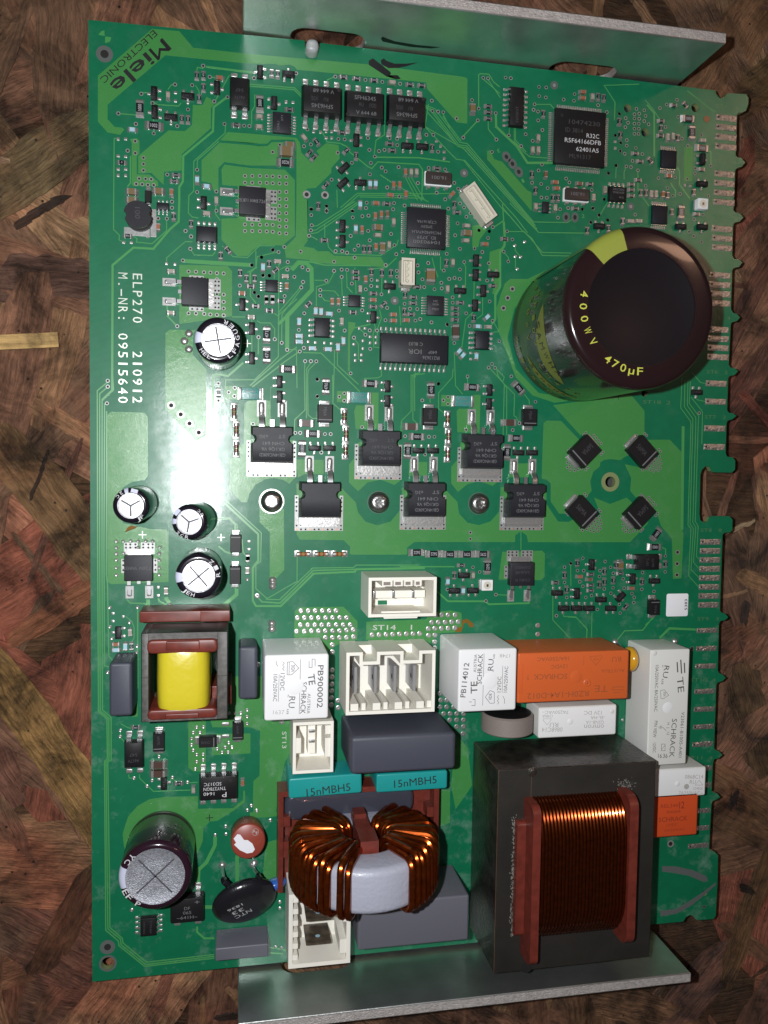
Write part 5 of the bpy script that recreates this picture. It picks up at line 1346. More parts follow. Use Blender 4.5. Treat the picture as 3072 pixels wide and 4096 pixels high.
poly_line(o,'O',[(500,1220),(540,1165),(575,1180),(575,1270),(540,1272),(500,1220)],h,.11,m_ink); T(o,'VDE','O',540,1245,542,1190,h,.8,m_ink,bold=.006)
poly_line(o,'O',[(385,1290),(415,1290),(415,1240),(395,1240)],h,.12,m_ink); poly_line(o,'O',[(365,1260),(390,1260)],h,.12,m_ink)
poly_line(o,'O',[(600,1280),(612,1265),(600,1250),(612,1235),(600,1220),(612,1205)],h,.1,m_ink); poly_line(o,'O',[(660,1275),(660,1240),(645,1210)],h,.1,m_ink)
dimple(o,'O',540,1085,h,2.0,m_white)
h=15.3
o=block('relay',rect('O',778,862,'P',492,815,h),h,m_orange,.4,'long orange relay',.5)
for s_,x0,y0,x1,y1,hh_ in (('RZ0H-1A4-D012',1358,1190,848,1215,1.5),('SCHRACK',1180,1048,900,1055,1.4),('12VDC',1180,965,1045,970,1.0),('16A/250VAC',1195,900,930,908,1.0)): T(o,s_,'O',x0,y0,x1,y1,h,hh_,m_inko,bold=.01)
T(o,'9','O',862,1060,845,1060,h,1.4,m_inko); T(o,'AUSTRIA','P',470,585,275,590,h,.9,m_inko); T(o,'TE','P',330,735,220,738,h,1.8,m_inko)
poly_line(o,'P',[(185,468),(280,462),(280,478),(232,540),(185,485),(185,468)],h,.11,m_inko); ln(o,'P',132,462,130,540,h,.1,m_inko); T(o,'VDE','P',258,490,212,492,h,.7,m_inko)
T(o,'RU','P',440,490,365,495,h,1.4,m_inko)
poly_line(o,'P',[(465,720),(370,722),(370,745),(465,745)],h,.15,m_inko); poly_line(o,'P',[(430,765),(375,770)],h,.15,m_inko)
dimple(o,'O',1255,1053,h,1.6,m_orange)
p=pt('O',1345,1103,h); q=MB(); q.lathe([(1.0,h+.02),(.85,h+.12),(.6,h+.12),(.5,h+.02)],20,m_orange,M=Matrix.Translation((p.x-o.location.x,p.y-o.location.y,0)),cap=False); q.lathe([(.3,h),(.15,h+.1)],10,m_inko,M=Matrix.Translation((p.x-o.location.x,p.y-o.location.y,0))); ob('moulded_ring',q.mesh('moulded_ring'),o)
p=pt('O',1353,990,h); q=MB(); q.box(p.x-o.location.x-.8,p.x-o.location.x+.8,p.y-o.location.y-1.,p.y-o.location.y+.7,h,h+.06,m_orange); ob('moulded_step',q.mesh('moulded_step',False),o)
q=MB(); a=pt('O',780,945,h); b=pt('O',808,1185,h); q.rbox(a.x-o.location.x-.05,b.x-o.location.x,b.y-o.location.y,a.y-o.location.y,h-.1,h+.08,.05,m_orange,.1); ob('moulded_rib',q.mesh('moulded_rib'),o)
h=9.0
o=block('relay',rect('O',948,1312,'O',1580,1527,h),h,m_relayg,.35,'low white relay under the orange one',.5,mtop=m_white)
for s_,x0,y0,x1,y1,hh_ in (('omron',1485,1468,1320,1470,1.4),('G5NB-1A',1485,1428,1335,1430,.9),('-EL-HA',1490,1390,1375,1392,.9),('12V DC',1465,1350,1320,1352,1.0),('7A250VAC~',1190,1345,970,1348,.9),('CHINA',1060,1378,972,1380,.8),('RU',1105,1450,1035,1452,1.2),('0868C14',1140,1490,970,1492,1.2)): T(o,s_,'O',x0,y0,x1,y1,h,hh_,m_inkf)
dimple(o,'O',1205,1423,h,.8,m_white); dimple(o,'O',1553,1338,h,.6,m_relayg)
poly_line(o,'O',[(980,1400),(1045,1400),(1045,1410),(1012,1450),(980,1412),(980,1400)],h,.1,m_inkf)
h=12.2
o=block('relay',rect('P',688,418,'P',975,1355,h),h,m_relayg,.3,'tall narrow white relay beside the right contacts',.4)
for s_,x0,y0,x1,y1,hh_,m_ in (('TE',930,640,940,765,1.9,m_ink),('SCHRACK',885,985,860,1305,1.5,m_ink),('V23061-B1005-A401',955,928,930,1305,.95,m_ink),('10A/250VAC 8A/250VAC',740,540,728,925,.95,m_ink),('PIN VIEW',732,1003,718,1140,.95,m_ink),('12VDC',718,1185,716,1265,.9,m_ink),('RU',822,545,805,645,1.5,m_ink),('c',790,540,788,560,.5,m_ink),('us',790,655,786,700,.8,m_ink),('14',835,1015,833,1035,.7,m_ink),('11',770,1045,768,1065,.7,m_ink),('12',832,1095,830,1120,.7,m_ink)): T(o,s_,'P',x0,y0,x1,y1,h,hh_,m_)
T(o,'16','P',748,1292,778,1292,h,1.2,m_ink); T(o,'36','P',788,1292,826,1292,h,1.2,m_ink)
poly_line(o,'P',[(768,750),(770,815),(790,820),(835,790),(800,745),(768,750)],h,.1,m_ink); T(o,'VDE','P',800,800,802,762,h,.7,m_ink)
poly_line(o,'P',[(775,1195),(805,1195),(805,1250),(775,1250),(775,1195)],h,.1,m_ink); poly_line(o,'P',[(775,1240),(805,1205)],h,.08,m_ink); poly_line(o,'P',[(750,1055),(785,1055),(815,1085)],h,.1,m_ink); poly_line(o,'P',[(840,1060),(815,1060)],h,.1,m_ink)
poly_line(o,'P',[(905,515),(910,600)],h,.35,m_ink); poly_line(o,'P',[(935,495),(942,610)],h,.35,m_ink); poly_line(o,'P',[(965,520),(968,605)],h,.35,m_ink)
dimple(o,'P',828,893,h,1.5,m_white); dimple(o,'P',718,440,h,.7,m_relayg)
h=9.6
o=block('relay',rect('P',500,1425,'P',1135,1617,h),h,m_relayg,.35,'low white relay half hidden behind the large iron transformer',.5,mtop=m_white)
for s_,x0,y0,x1,y1,hh_ in (('0868C14',970,1465,1122,1465,1.1),('RU',1010,1508,1060,1508,1.1),('CHINA',1040,1562,1118,1562,.8),('7A250VAC~',918,1600,1118,1600,.95)): T(o,s_,'P',x0,y0,x1,y1,h,hh_,m_inkf)
poly_line(o,'P',[(1055,1535),(1118,1535),(1088,1495),(1055,1535)],h,.12,m_inkf); dimple(o,'P',908,1525,h,.7,m_white)
q=MB(); p=pt('P',983,1548,h); q.lathe([(.75,h+.01),(.6,h+.015)],20,m_inkf,M=Matrix.Translation((p.x-o.location.x,p.y-o.location.y,0))); ob('printed_seal',q.mesh('printed_seal'),o)
h=9.6
o=block('relay',rect('T',400,190,'T',1067,492,h),h,m_red,.5,'red orange relay half hidden behind the large iron transformer',.6)
for s_,x0,y0,x1,y1,hh_,b_ in (('REL340',770,260,915,250,1.0,.0),('12',922,248,965,246,1.9,.02),('90009',818,308,932,302,.8,0),('SCHRACK',752,372,992,356,1.3,.01),('12VDC',818,415,908,410,.8,0),('5A/250VAC',800,460,968,448,.7,0)): T(o,s_,'T',x0,y0,x1,y1,h,hh_,m_inkr,bold=b_)

# film capacitors
o=block('film_capacitor',rect('Y',640,425,'Y',1488,668,17.5),17.5,m_film,.9,'large slate coloured block capacitor under the blade connector',1.0)
q=MB(); x0,x1,y0,y1=rect('Y',640,425,'Y',1488,668,17.5)
for k in range(46):
    xx=random.uniform(-(x1-x0)*.30,(x1-x0)*.42); zz=random.choice([6.5,8.5,10.5,12.5]); q.box(xx,xx+random.uniform(.3,.8),(y1-y0)/2,(y1-y0)/2+.06,zz,zz+random.choice([.2,.9]),m_inkb)
ob('embossed_print',q.mesh('embossed_print',False),o,kind='stuff')
o=block('film_capacitor',rect('R',326,238,'R',922,358,9.5),9.5,m_teal,.4,'left one of two teal film capacitors',.6); o.rotation_euler.z=math.radians(1.2)
T(o,'15nMBH5','R',468,350,832,308,9.5,2.0,m_inkb,bold=.006)
o=block('film_capacitor',rect('R',1054,208,'R',1632,316,9.),9.,m_teal,.4,'right one of two teal film capacitors',.6)
T(o,'15nMBH5','R',1195,282,1548,242,9.,2.0,m_inkb,bold=.006)
block('film_capacitor',rect('M',291,947,'M',466,1370,10.5),10.5,m_film,.7,'narrow slate capacitor left of the yellow coil',.8)
block('film_capacitor',rect('M',1367,812,'M',1503,1230,9.5),9.5,m_film,.7,'narrow slate capacitor right of the yellow coil',.8)
block('film_capacitor',rect('V',778,410,'V',1066,448,8.2),8.2,m_film2,.3,'small grey capacitor at the bottom edge under the black lens shaped part',.3)
block('film_capacitor',rect('R',905,1290,'S',200,1422,15.5),15.5,m_film2,.5,'wide grey capacitor behind the copper ring coil',.5)

# ------------------------------------------------------------------ connectors
def shell(name,R4,h,label,t=.9,floor=3.0,notch=()):
    x0,x1,y0,y1=R4; cx,cy=(x0+x1)/2,(y0+y1)/2; w_,d_=(x1-x0)/2,(y1-y0)/2
    mb=MB(); mb.box(-w_,w_,-d_,-d_+t,.2,h,m_conn)
    xs=-w_
    for a_,b_ in notch:
        a_=-w_+2*w_*a_; b_=-w_+2*w_*b_; k_=2.3
        mb.box(xs,a_+t,d_-t,d_,.2,h,m_conn); mb.box(a_,a_+t,d_-k_-t,d_-t,.2,h,m_conn); mb.box(b_-t,b_,d_-k_-t,d_-t,.2,h,m_conn); mb.box(a_+t,b_-t,d_-k_-t,d_-k_,.2,h,m_conn); mb.box(a_+t,b_-t,d_-k_,d_-.2,.2,h*.35,m_conn); xs=b_-t
    mb.box(xs,w_,d_-t,d_,.2,h,m_conn); mb.box(-w_,-w_+t,-d_+t,d_-t,.2,h,m_conn); mb.box(w_-t,w_,-d_+t,d_-t,.2,h,m_conn); mb.box(-w_+t,w_-t,-d_+t,d_-t,.2,floor,m_conn)
    return ob(name,mb.mesh(name,False),root,(cx,cy,0),label=label),w_,d_
o,w_,d_=shell('connector',rect('N',800,852,'N',1530,1340,13),13,'wide cream connector with four upright blades',t=.8,floor=.8,notch=((.145,.375),(.60,.85)))
mb=MB()
for i in range(4):
    cx=-w_+ (2*w_)*( (885+i*163-800)/730 )
    q=MB(); q.rbox(cx-.1,cx+.7,-.3-3.1,-.3+3.5,1,9.5,.35,m_blade,.1); b_=ob('blade_terminal',q.mesh('blade_terminal'),o)
    q=MB(); q.lathe([(.65,0),(.65,.03)],12,m_hole,M=Matrix.Translation((cx-.13,.1,7.5))@Matrix.Rotation(-PI/2,4,'Y')); ob('blade_hole',q.mesh('blade_hole',False),b_) if False else ob('blade_hole',q.mesh('blade_hole',False),o)
for i in range(8):
    x=-w_+1.2+i*(2*w_-2.2)/7.3
    q=MB(); q.box(x,x+ (1.0 if i%2 else 1.9),-d_+.95,-d_+2.6,.8,12.4 if i%2 else 12.7,m_conn); ob('comb_rib',q.mesh('comb_rib',False),o)
o,w_,d_=shell('connector',rect('N',985,230,'N',1543,548,12),12,'cream connector with three round pins, uppermost of the cream connectors',t=.75,floor=1.5)
q=MB(); q.box(-w_+.75,w_-1.8,-.9,.9,1.5,7.5,m_conn); ob('pin_bar',q.mesh('pin_bar',False),o)
for x in (1055,1215,1380):
    cx=-w_+2*w_*(x-985)/558; q=MB(); q.rbox(cx-.35,cx+.35,-1.0,1.0,5,8.2,.2,m_steel,.3); ob('pin',q.mesh('pin'),o)
for x0,x1 in ((1095,1180),(1190,1265),(1275,1345),(1360,1420)):
    a_=-w_+2*w_*(x0-985)/558; b_=-w_+2*w_*(x1-985)/558; q=MB(); q.box(a_,b_,d_-2.2,d_-.75,2,11.8,m_conn); q.box(a_+.35,b_-.5,d_-1.9,d_-1.1,11.8,11.85,m_grey); ob('latch_rib',q.mesh('latch_rib',False),o)
q=MB(); q.prism([(-w_+3.4,-d_+1.1),(w_-3.6,-d_+1.1),(w_-4.4,-d_-.7),(-w_+4.2,-d_-.7)],1.5,10.5,m_conn); ob('locking_tongue',q.mesh('locking_tongue',False),o)
q=MB(); q.box(-w_+4.2,-w_+6.6,-d_+1.2,-d_+2.3,1.52,1.6,m_mask); ob('opening',q.mesh('opening',False),o)
o,w_,d_=shell('connector',rect('Y',150,292,'Y',482,700,11),11,'small upright cream connector beside the left white relay',t=.75,floor=1.5)
q=MB(); q.box(-.9,.9,-d_+3.2,d_-.75,1.5,6.5,m_conn); ob('pin_bar',q.mesh('pin_bar',False),o)
for y in (325,408,490):
    cy=d_-2*d_*(y-292)/408; q=MB(); q.rbox(-.75,.75,cy-.35,cy+.35,4,7.4,.2,m_steel,.2); ob('pin',q.mesh('pin'),o)
for y0,y1,xx in ((420,540,-1),(330,400,1),(430,580,1)):
    a_=d_-2*d_*(y1-292)/408; b_=d_-2*d_*(y0-292)/408; q=MB(); q.box(*sorted((xx*(w_-.75),xx*(w_-2.0))),a_,b_,1.5,10.6,m_conn); ob('latch_rib',q.mesh('latch_rib',False),o)
o,w_,d_=shell('connector',rect('V',1183,110,'V',1521,485,13),13,'cream connector with two dark blades at the bottom edge',t=1.0,floor=2.0)
for y in (285,408):
    cy=d_-2*d_*(y-110)/375
    q=MB(); q.rbox(-3.1,3.1,-.4,.4,2,10.0,.3,m_goldd,.1); ob('blade_terminal',q.mesh('blade_terminal'),o,(.1,cy,0))
    q=MB(); q.lathe([(.6,0),(.6,.03)],12,m_blue,M=Matrix.Translation((.1,cy+.43,7.5))@Matrix.Rotation(-PI/2,4,'X')); ob('blade_hole',q.mesh('blade_hole',False),o)
for i in range(6):
    y=-d_+1.6+i*2*d_/6.4
    q=MB(); q.box(-w_+1.0,-w_+2.3,y,y+1.3,2,12.4,m_conn); ob('comb_rib',q.mesh('comb_rib',False),o)
q=MB(); q.box(w_-2.6,w_-1.,-d_+2.5,-d_+6,2,12.8,m_conn); q.box(w_-1.8,w_-1.,d_-8,d_-4,2,12.8,m_conn); ob('locking_rib',q.mesh('locking_rib',False),o)
# small board sockets
def socket(r,x,y,L,W,H,rot,nc,label):
    c=pt(r,x,y,H); c.z=0
    mb=MB(); mb.rbox(-L/2,L/2,-W/2,W/2,.1,H-1.0,.1,m_sock,.3)
    mb.box(-L/2,L/2,W/2-.5,W/2,H-1.05,H,m_sock); mb.box(-L/2,L/2,-W/2,-W/2+.5,H-1.05,H,m_sock); mb.box(-L/2,-L/2+.6,-W/2,W/2,H-1.05,H-.02,m_sock); mb.box(L/2-.6,L/2,-W/2,W/2,H-1.05,H-.02,m_sock)
    o=ob('pin_socket',mb.mesh('pin_socket',False),root,c,math.radians(rot),label=label)
    for i in range(nc):
        q=MB(); u=(i-(nc-1)/2)*(L-2.2)/max(1,nc-1); q.rbox(u-.3,u+.3,-.3,.3,H-1,H-.35,.15,m_sock,.2); ob('pin',q.mesh('pin'),o)
    q=MB(); q.box(-L/2+1,L/2-1,.25,.55,H-1,H-.3,m_sock); ob('rib',q.mesh('rib',False),o)
    for s_ in (-1,1): q=MB(); a_,b_=sorted((s_*L/2,s_*(L/2+.9))); q.rbox(a_,b_,-W*.35,W*.35,.02,.7,.2,m_tin,.2); ob('terminal',q.mesh('terminal'),o)
socket('C',458,1370,10.0,3.9,3.6,-51.5,4,'slanted cream pin socket right of the upper resonator')
socket('F',1312,592,6.6,3.4,3.6,90,4,'tiny upright cream pin socket under the smaller square chip')

# ------------------------------------------------------------------ ring coil (two windings on a grey core, standing on edge)
CX,CZ=64.3,18.3; YF,YB=-189.4,-199.6; RO,RI=16.2,7.3
hold=rect('R',235,350,'R',1555,1075,7.0); x0,x1,y0,y1=hold
mb=MB(); mb.box(x0,x1,y0,y1,.4,2.4,m_brown); mb.box(x0,x1,y1-1.3,y1,2.4,7,m_brown); mb.box(x0,x0+1.3,y0,y1-1.3,2.4,7,m_brown); mb.box(x1-1.3,x1,y0,y1-1.3,2.4,7,m_brown)
coil=ob('ring_coil',mb.mesh('coil_holder',False),root,label='ring coil with two copper windings on a red brown holder')
for xa in (x0+1.3,x1-3.0):
    q=MB(); q.box(xa,xa+1.7,y1-9,y1-6.5,2.4,6.6,m_brown); q.box(xa,xa+1.4,y1-17,y1-13,2.4,6.2,m_brown); ob('holder_rib',q.mesh('holder_rib',False),coil)
q=MB(); q.rbox(x0+1.5,x1-6,y1-8.5,y1-1.5,2.4,5.3,1.3,m_glue,2.5); ob('potting_glue',q.mesh('potting_glue'),coil)
prof=[]
rr=1.6
for cx_,cy_,a0 in ((RO-rr,YF-rr,0),(RI+rr,YF-rr,90),(RI+rr,YB+rr,180),(RO-rr,YB+rr,270)):
    for k in range(5):
        a=math.radians(a0+90*k/4); prof.append((cx_+rr*math.cos(a),cy_+rr*math.sin(a)))
mb=MB(); n=72; rings=[]
for r_,y_ in prof+[prof[0]]: rings.append([Vector((CX+r_*math.cos(2*PI*i/n),y_,CZ+r_*math.sin(2*PI*i/n))) for i in range(n)])
mb.loft(rings,m_core,False,False); ob('ring_core',mb.mesh('ring_core'),coil)
def turn(alpha,lay,wr=.80):
    a_=math.radians(alpha); ri=RI-wr-(1.35 if lay else .0); ro=RO+wr; yf=YF+wr+(.9 if lay else 0); yb=YB-wr; rc=2.3; P_=[]
    for cx_,cy_,a0 in ((ro-rc,yf-rc,0),(ri+rc,yf-rc,90),(ri+rc,yb+rc,180),(ro-rc,yb+rc,270)):
        for k in range(5):
            t=math.radians(a0+90*k/4); P_.append((cx_+rc*math.cos(t),cy_+rc*math.sin(t)))
    pts_=[]
    L=len(P_)
    for i,(r_,y_) in enumerate(P_):
        sk=math.radians(3.5)*(r_-RO)/(RO-RI)   # the turns lean as they are wound
        pts_.append((CX+r_*math.cos(a_+sk),y_,CZ+r_*math.sin(a_+sk)))
    q=MB(); q.tube(pts_,wr,9,m_wired,closed=True); return q
left=[111,116.6]+[126.5,132.1]+[139+5.9*i for i in range(18)]
right=[60.5,54.5]+[48-5.9*i for i in range(19)]
for k,a_ in enumerate(left+right): ob('wire_turn',turn(a_+random.uniform(-.5,.5),k%2).mesh('wire_turn'),coil)
q=MB(); q.prism([(-1.5,7.5),(1.5,7.5),(2.1,27.3),(-1.9,27.3)],0,1,m_brown)
q=MB(); q.box(CX-1.7,CX+1.9,YB+1,YF+1.5,8.0,23.5,m_brown); q.box(CX-2.0,CX+2.2,YF-1,YF+2.3,18.5,25.6,m_brown); q.box(CX-1.4,CX+1.5,YF-1,YF+2.6,8.0,12.,m_brown)
ob('separator',q.mesh('separator',False),coil)

# ------------------------------------------------------------------ iron transformer
TZ=20.5
a=pt('Z',1994,3081,TZ); b=pt('Z',2603,3828,TZ); x0,x1,y1,y0=a.x,137.7,a.y,b.y
mb=MB(); mb.rbox(x0,x1,y0,y1,.4,TZ,.25,m_lams,.25,mtop=m_lam)
tr=ob('transformer',mb.mesh('transformer_core'),root,label='large iron transformer with dark copper winding at the lower right')
q=MB(); sx=pt('S',622,400,TZ).x; q.box(sx-.06,sx+.06,y1-9.5,y1-.3,TZ,TZ+.02,m_copseam); q.box(sx-.06,sx+.06,y0+.3,y0+8,TZ,TZ+.02,m_copseam); ob('core_seam',q.mesh('core_seam',False),tr)
q=MB(); q.lathe([(1.5,TZ-.3),(1.5,TZ+.04),(1.2,TZ+.05)],20,m_ferrd,M=Matrix.Translation((sx,y0+.9,0))); ob('weld_notch',q.mesh('weld_notch',False),tr)
q=MB(); q.lathe([(1.3,TZ-.3),(1.2,TZ+.05),(.5,TZ+.35),(.05,TZ+.4)],16,m_lams,M=Matrix.Translation((sx+.2,y1-.9,0)),cap=False); ob('weld_spot',q.mesh('weld_spot',False),tr)
q=MB(); q.box(x0-.02,x0+.12,y1-.12,y1+.03,.5,TZ+.02,m_copseam); q.box(x0-.03,x0+.08,y0+.3,y1-.2,TZ-.1,TZ+.03,m_copseam); ob('worn_edge',q.mesh('worn_edge',False),tr)
YA,YC=y1-7.4,y0+9.0      # winding ends
ZT=TZ+5.6
CXA,CXB=105.2,127.3
q=MB(); q.prism([(CXA-.3,YC+.3),(CXB+.3,YC+.3),(CXB+.3,YA-.3),(CXA-.3,YA-.3)],TZ-.5,TZ+.05,m_ferrd)
rings=[]
arch=[(YA+.2,TZ-.5),(YA-.6,TZ+2.0),(YA-2.2,TZ+3.8),(YA-4.6,ZT-.9),(YA-7.2,ZT-.25),(YA-9.5,ZT-.1),(YC+9,ZT-.1),(YC+6.5,ZT-.5),(YC+4,TZ+4.1),(YC+1.7,TZ+2.6),(YC+.4,TZ+1.2),(YC-.2,TZ-.5)]
q.loft([[Vector((x,y-.0,z-.55)) for y,z in arch] for x in (CXA,CXB)],m_ferrd); ob('winding_body',q.mesh('winding_body',False),tr)
nt_=25
q=MB()
for i in range(nt_):
    x=CXA+.45+(CXB-CXA-.9)*i/(nt_-1); qq=MB(); dz=random.uniform(-.06,.06); qq.tube([(x+.35*math.sin(k*.3),y,z+dz-.2) for k,(y,z) in enumerate(arch)],.47,8,m_wiret); ob('wire_turn',qq.mesh('wire_turn'),tr)
def flange(xa,xb,ya,yb,zt,r_,m,name='bobbin_flange'):
    P_=[]
    for cy_,cz_,a0 in ((yb-r_,zt-r_,0),(ya+r_,zt-r_,90)):
        for k in range(6): t=math.radians(a0+90*k/5); P_.append((cy_+r_*math.cos(t),cz_+r_*math.sin(t)))
    P_+=[(ya,TZ-.3),(yb,TZ-.3)]
    q=MB(); q.loft([[Vector((x,y,z)) for y,z in P_] for x in (xa,xa+.25,xb-.25,xb)],m); 
    return ob(name,q.mesh(name),tr)
flange(CXA-2.2,CXA-.2,YC-4.2,YA+.4,ZT+.9,2.2,m_brown)
flange(CXA-4.4,CXA-2.2,YC+1.0,YA-5.,TZ+2.0,1.0,m_brown)
flange(CXB+.2,CXB+2.4,YC-1.5,YA+1.4,ZT+1.0,3.0,m_brown)
q=MB()
for k in range(70):
    x=CXA-4.6+random.gauss(0,.25); y=random.uniform(YC,YA-4); q.box(x,x+random.uniform(.1,.5),y,y+random.uniform(.1,.7),TZ,TZ+random.uniform(.03,.25),m_dust) if 'm_dust' in globals() else None
m_dust=mat('pale dust',(.20,.19,.17),.9)
q=MB()
for k in range(220):
    x=CXA-4.55+random.gauss(0,.28); y=random.uniform(YC,YA-4); w1=random.uniform(.06,.3); q.box(x,x+w1,y,y+random.uniform(.06,.5),TZ,TZ+random.uniform(.03,.2),m_dust)
for k in range(90):
    x=CXB+2.0+random.gauss(0,1.2); y=YA+1.9+random.gauss(0,.9); q.box(x,x+random.uniform(.04,.16),y,y+random.uniform(.04,.4),TZ,TZ+random.uniform(.03,.3),m_dust)
ob('dust',q.mesh('dust',False),tr,kind='stuff')

# ------------------------------------------------------------------ small ferrite transformer with yellow tape
h=20.
x0,x1,y0,y1=rect('M',547,690,'M',1266,1402,h)
bx=lambda x: x0+(x1-x0)*(x-547)/719
by=lambda y: y1-(y1-y0)*(y-690)/712
mb=MB(); 
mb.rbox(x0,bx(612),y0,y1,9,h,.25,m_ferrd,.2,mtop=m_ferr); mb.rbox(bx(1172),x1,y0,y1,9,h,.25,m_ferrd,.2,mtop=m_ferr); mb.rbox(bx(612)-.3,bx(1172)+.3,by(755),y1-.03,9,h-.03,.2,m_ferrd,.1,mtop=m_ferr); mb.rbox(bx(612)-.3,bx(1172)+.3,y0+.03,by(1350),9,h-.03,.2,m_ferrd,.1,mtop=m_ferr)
fb=ob('coil_transformer',mb.mesh('ferrite_frame'),root,label='small transformer wrapped in yellow tape inside a grey ferrite frame')
yr=pt('M',535,512,9).y
q=MB(); xr0=pt('M',533,560,9).x; xr1=pt('M',1285,560,9).x; q.rbox(xr0,xr1,y1+.15,yr,.3,9,.25,m_brown,.3); q.rbox(xr0+(xr1-xr0)*.67,xr1,y1+.15,yr-.05,9,9.25,.1,m_brown,.2); ob('pin_rail',q.mesh('pin_rail'),fb)
q=MB(); q.rbox(bx(600),bx(1180),by(850),by(742),6,h+1.0,.4,m_brown,1.0); 
q.rbox(bx(755),bx(1030),by(822),by(752),6,h+1.35,.2,m_brown,.2); ob('bobbin_flange',q.mesh('bobbin_flange'),fb)
q=MB(); q.rbox(bx(600),bx(1178),by(1378),by(1296),6,h+.9,.4,m_brown,1.0); q.rbox(bx(748),bx(1025),by(1372),by(1330),6,h+1.2,.2,m_brown,.2); ob('bobbin_flange',q.mesh('bobbin_flange'),fb)
q=MB(); xa,xb=bx(664),bx(1118); ya,yb=by(1310),by(840); P_=[]; cxm=(xa+xb)/2; hw=(xb-xa)/2
for k in range(28):
    t=2*PI*k/28; P_.append((cxm+hw*math.copysign(abs(math.cos(t))**.45,math.cos(t)), 12.3+8.9*math.copysign(abs(math.sin(t))**.5,math.sin(t))))
rings=[[Vector((cxm+(x-cxm)*s_,y,12+(z-12)*s_)) for x,z in P_] for y,s_ in ((yb,.97),(yb-1.2,1.0),(yb-4,1.008),((ya+yb)/2,1.015),(ya+4,1.01),(ya+1.2,1.0),(ya,.965))]
q.loft(rings,m_tape); ob('tape_winding',q.mesh('tape_winding'),fb)
q=MB(); q.rbox(xb+.1,x1+.8,by(1360),by(1200),1,13,.2,m_brown,.2); ob('bobbin_foot',q.mesh('bobbin_foot'),fb)
q=MB(); q.box(x0-.03,x0+.01,by(1048),by(1040),9,h,m_hole); q.box(x0,bx(612),by(1047),by(1043),h,h+.01,m_hole); q.box(bx(1172),x1,by(1050),by(1046),h,h+.01,m_hole); ob('core_joint',q.mesh('core_joint',False),fb)

# ------------------------------------------------------------------ fuse, thermistor, round parts
a=pt('Q',1437,965,8.0); b=pt('Q',1428,885,0)
mb=MB(); ax=(a-b); M=Matrix.Translation(b)@Vector((0,0,1)).rotation_difference(ax.normalized()).to_matrix().to_4x4(); H=ax.length
mb.lathe([(3.9,.3),(4.1,.6),(4.15,H-.35),(4.0,H-.1),(3.8,H),(.02,H)],40,m_fuse,cap=False)
o=ob('fuse',mb.mesh('fuse'),root,M=M,label='round red brown fuse with a smear of white paint on top')
q=MB(); q.prism([(-3.5,.9),(-2.6,1.9),(-1.9,1.7),(-1.0,.4),(-.1,.3),(1.0,-.6),(1.6,-2.0),(1.0,-2.7),(-.3,-2.8),(-2.0,-1.9),(-3.4,-.5),(-2.9,-.1)],H,H+.05,m_paint); ob('paint_smear',q.mesh('paint_smear',False),o)
label_on('M',Vector((1.2,2.3,H)),Vector((2.1,1.8,H)),.7,m_inkf,o); label_on('250V',Vector((1.2,-1.0,H+.03)),Vector((3.2,.0,H+.03)),.6,m_inkr,o)
q=MB(); q.tube([(1.7+.8*math.cos(t*PI/10),2.05+.8*math.sin(t*PI/10),H+.02) for t in range(20)],.05,4,m_inkf,closed=True); ob('printed_ring',q.mesh('printed_ring',False),o)
c=pt('Q',1405,1455,6.6)
mb=MB(); n=48; rings=[]
prof=[]; 
for k in range(17):
    t=-PI/2+PI*k/16; prof.append((max(.02,7.9*math.copysign(abs(math.cos(t))**.62,1)),2.5*math.sin(t)))
M=Matrix.Translation(c)@Matrix.Rotation(math.radians(21),4,'Z')@Matrix.Rotation(math.radians(50),4,'X')
# lean the face towards the camera side
M=Matrix.Translation(c)@Matrix.Rotation(math.radians(21),4,'Z')@Matrix.Rotation(math.radians(33),4,'X')
mb.lathe(prof,n,m_ntc,cap=False)
o=ob('thermistor',mb.mesh('thermistor'),root,M=M,label='black lens shaped thermistor with white letters near the bottom left')
for s_,x0_,y0_,x1_,y1_,hh_ in (('NTC',1.0,-0.9000000000000001,-3.2,-1.0999999999999999,1.5),('33',-0.3999999999999999,1.1,-3.3,1.0,1.5),('1836',0.0,3.3,-3.8,3.2,1.1)):
    label_on(s_,Vector((x0_,y0_,2.53)),Vector((x1_,y1_,2.53)),hh_,m_print,o,bold=.006)
for (lx,ly),(tx,ty) in (((1222,1165),(1238,1300)),((1475,1160),(1535,1260))):
    g=pt('Q',lx,ly); t_=pt('Q',tx,ty,8.5); q=MB(); q.tube([g,g.lerp(t_,.3)+Vector((0,0,1.5)),t_,t_.lerp(c,.25)],.42,8,m_steel); q.tube([g.lerp(t_,.75)+Vector((0,0,1)),t_,t_.lerp(c,.2)],.8,8,m_ntc)
    l_=ob('lead',q.mesh('lead'),None); l_.parent=o; l_.matrix_local=M.inverted()
c=pt('R',200,1115,4); mb=MB(); mb.lathe([(max(.02,3.2*math.cos(t)),1.6*math.sin(t)) for t in [(-PI/2+PI*k/10) for k in range(11)]],24,mat('blue lacquer',(.03,.13,.50),.25,coat=.5),M=Matrix.Rotation(1.2,4,'X'),cap=False)
ob('disc_capacitor',mb.mesh('disc_capacitor'),root,c,.3,label='small blue disc peeking out behind the black thermistor')
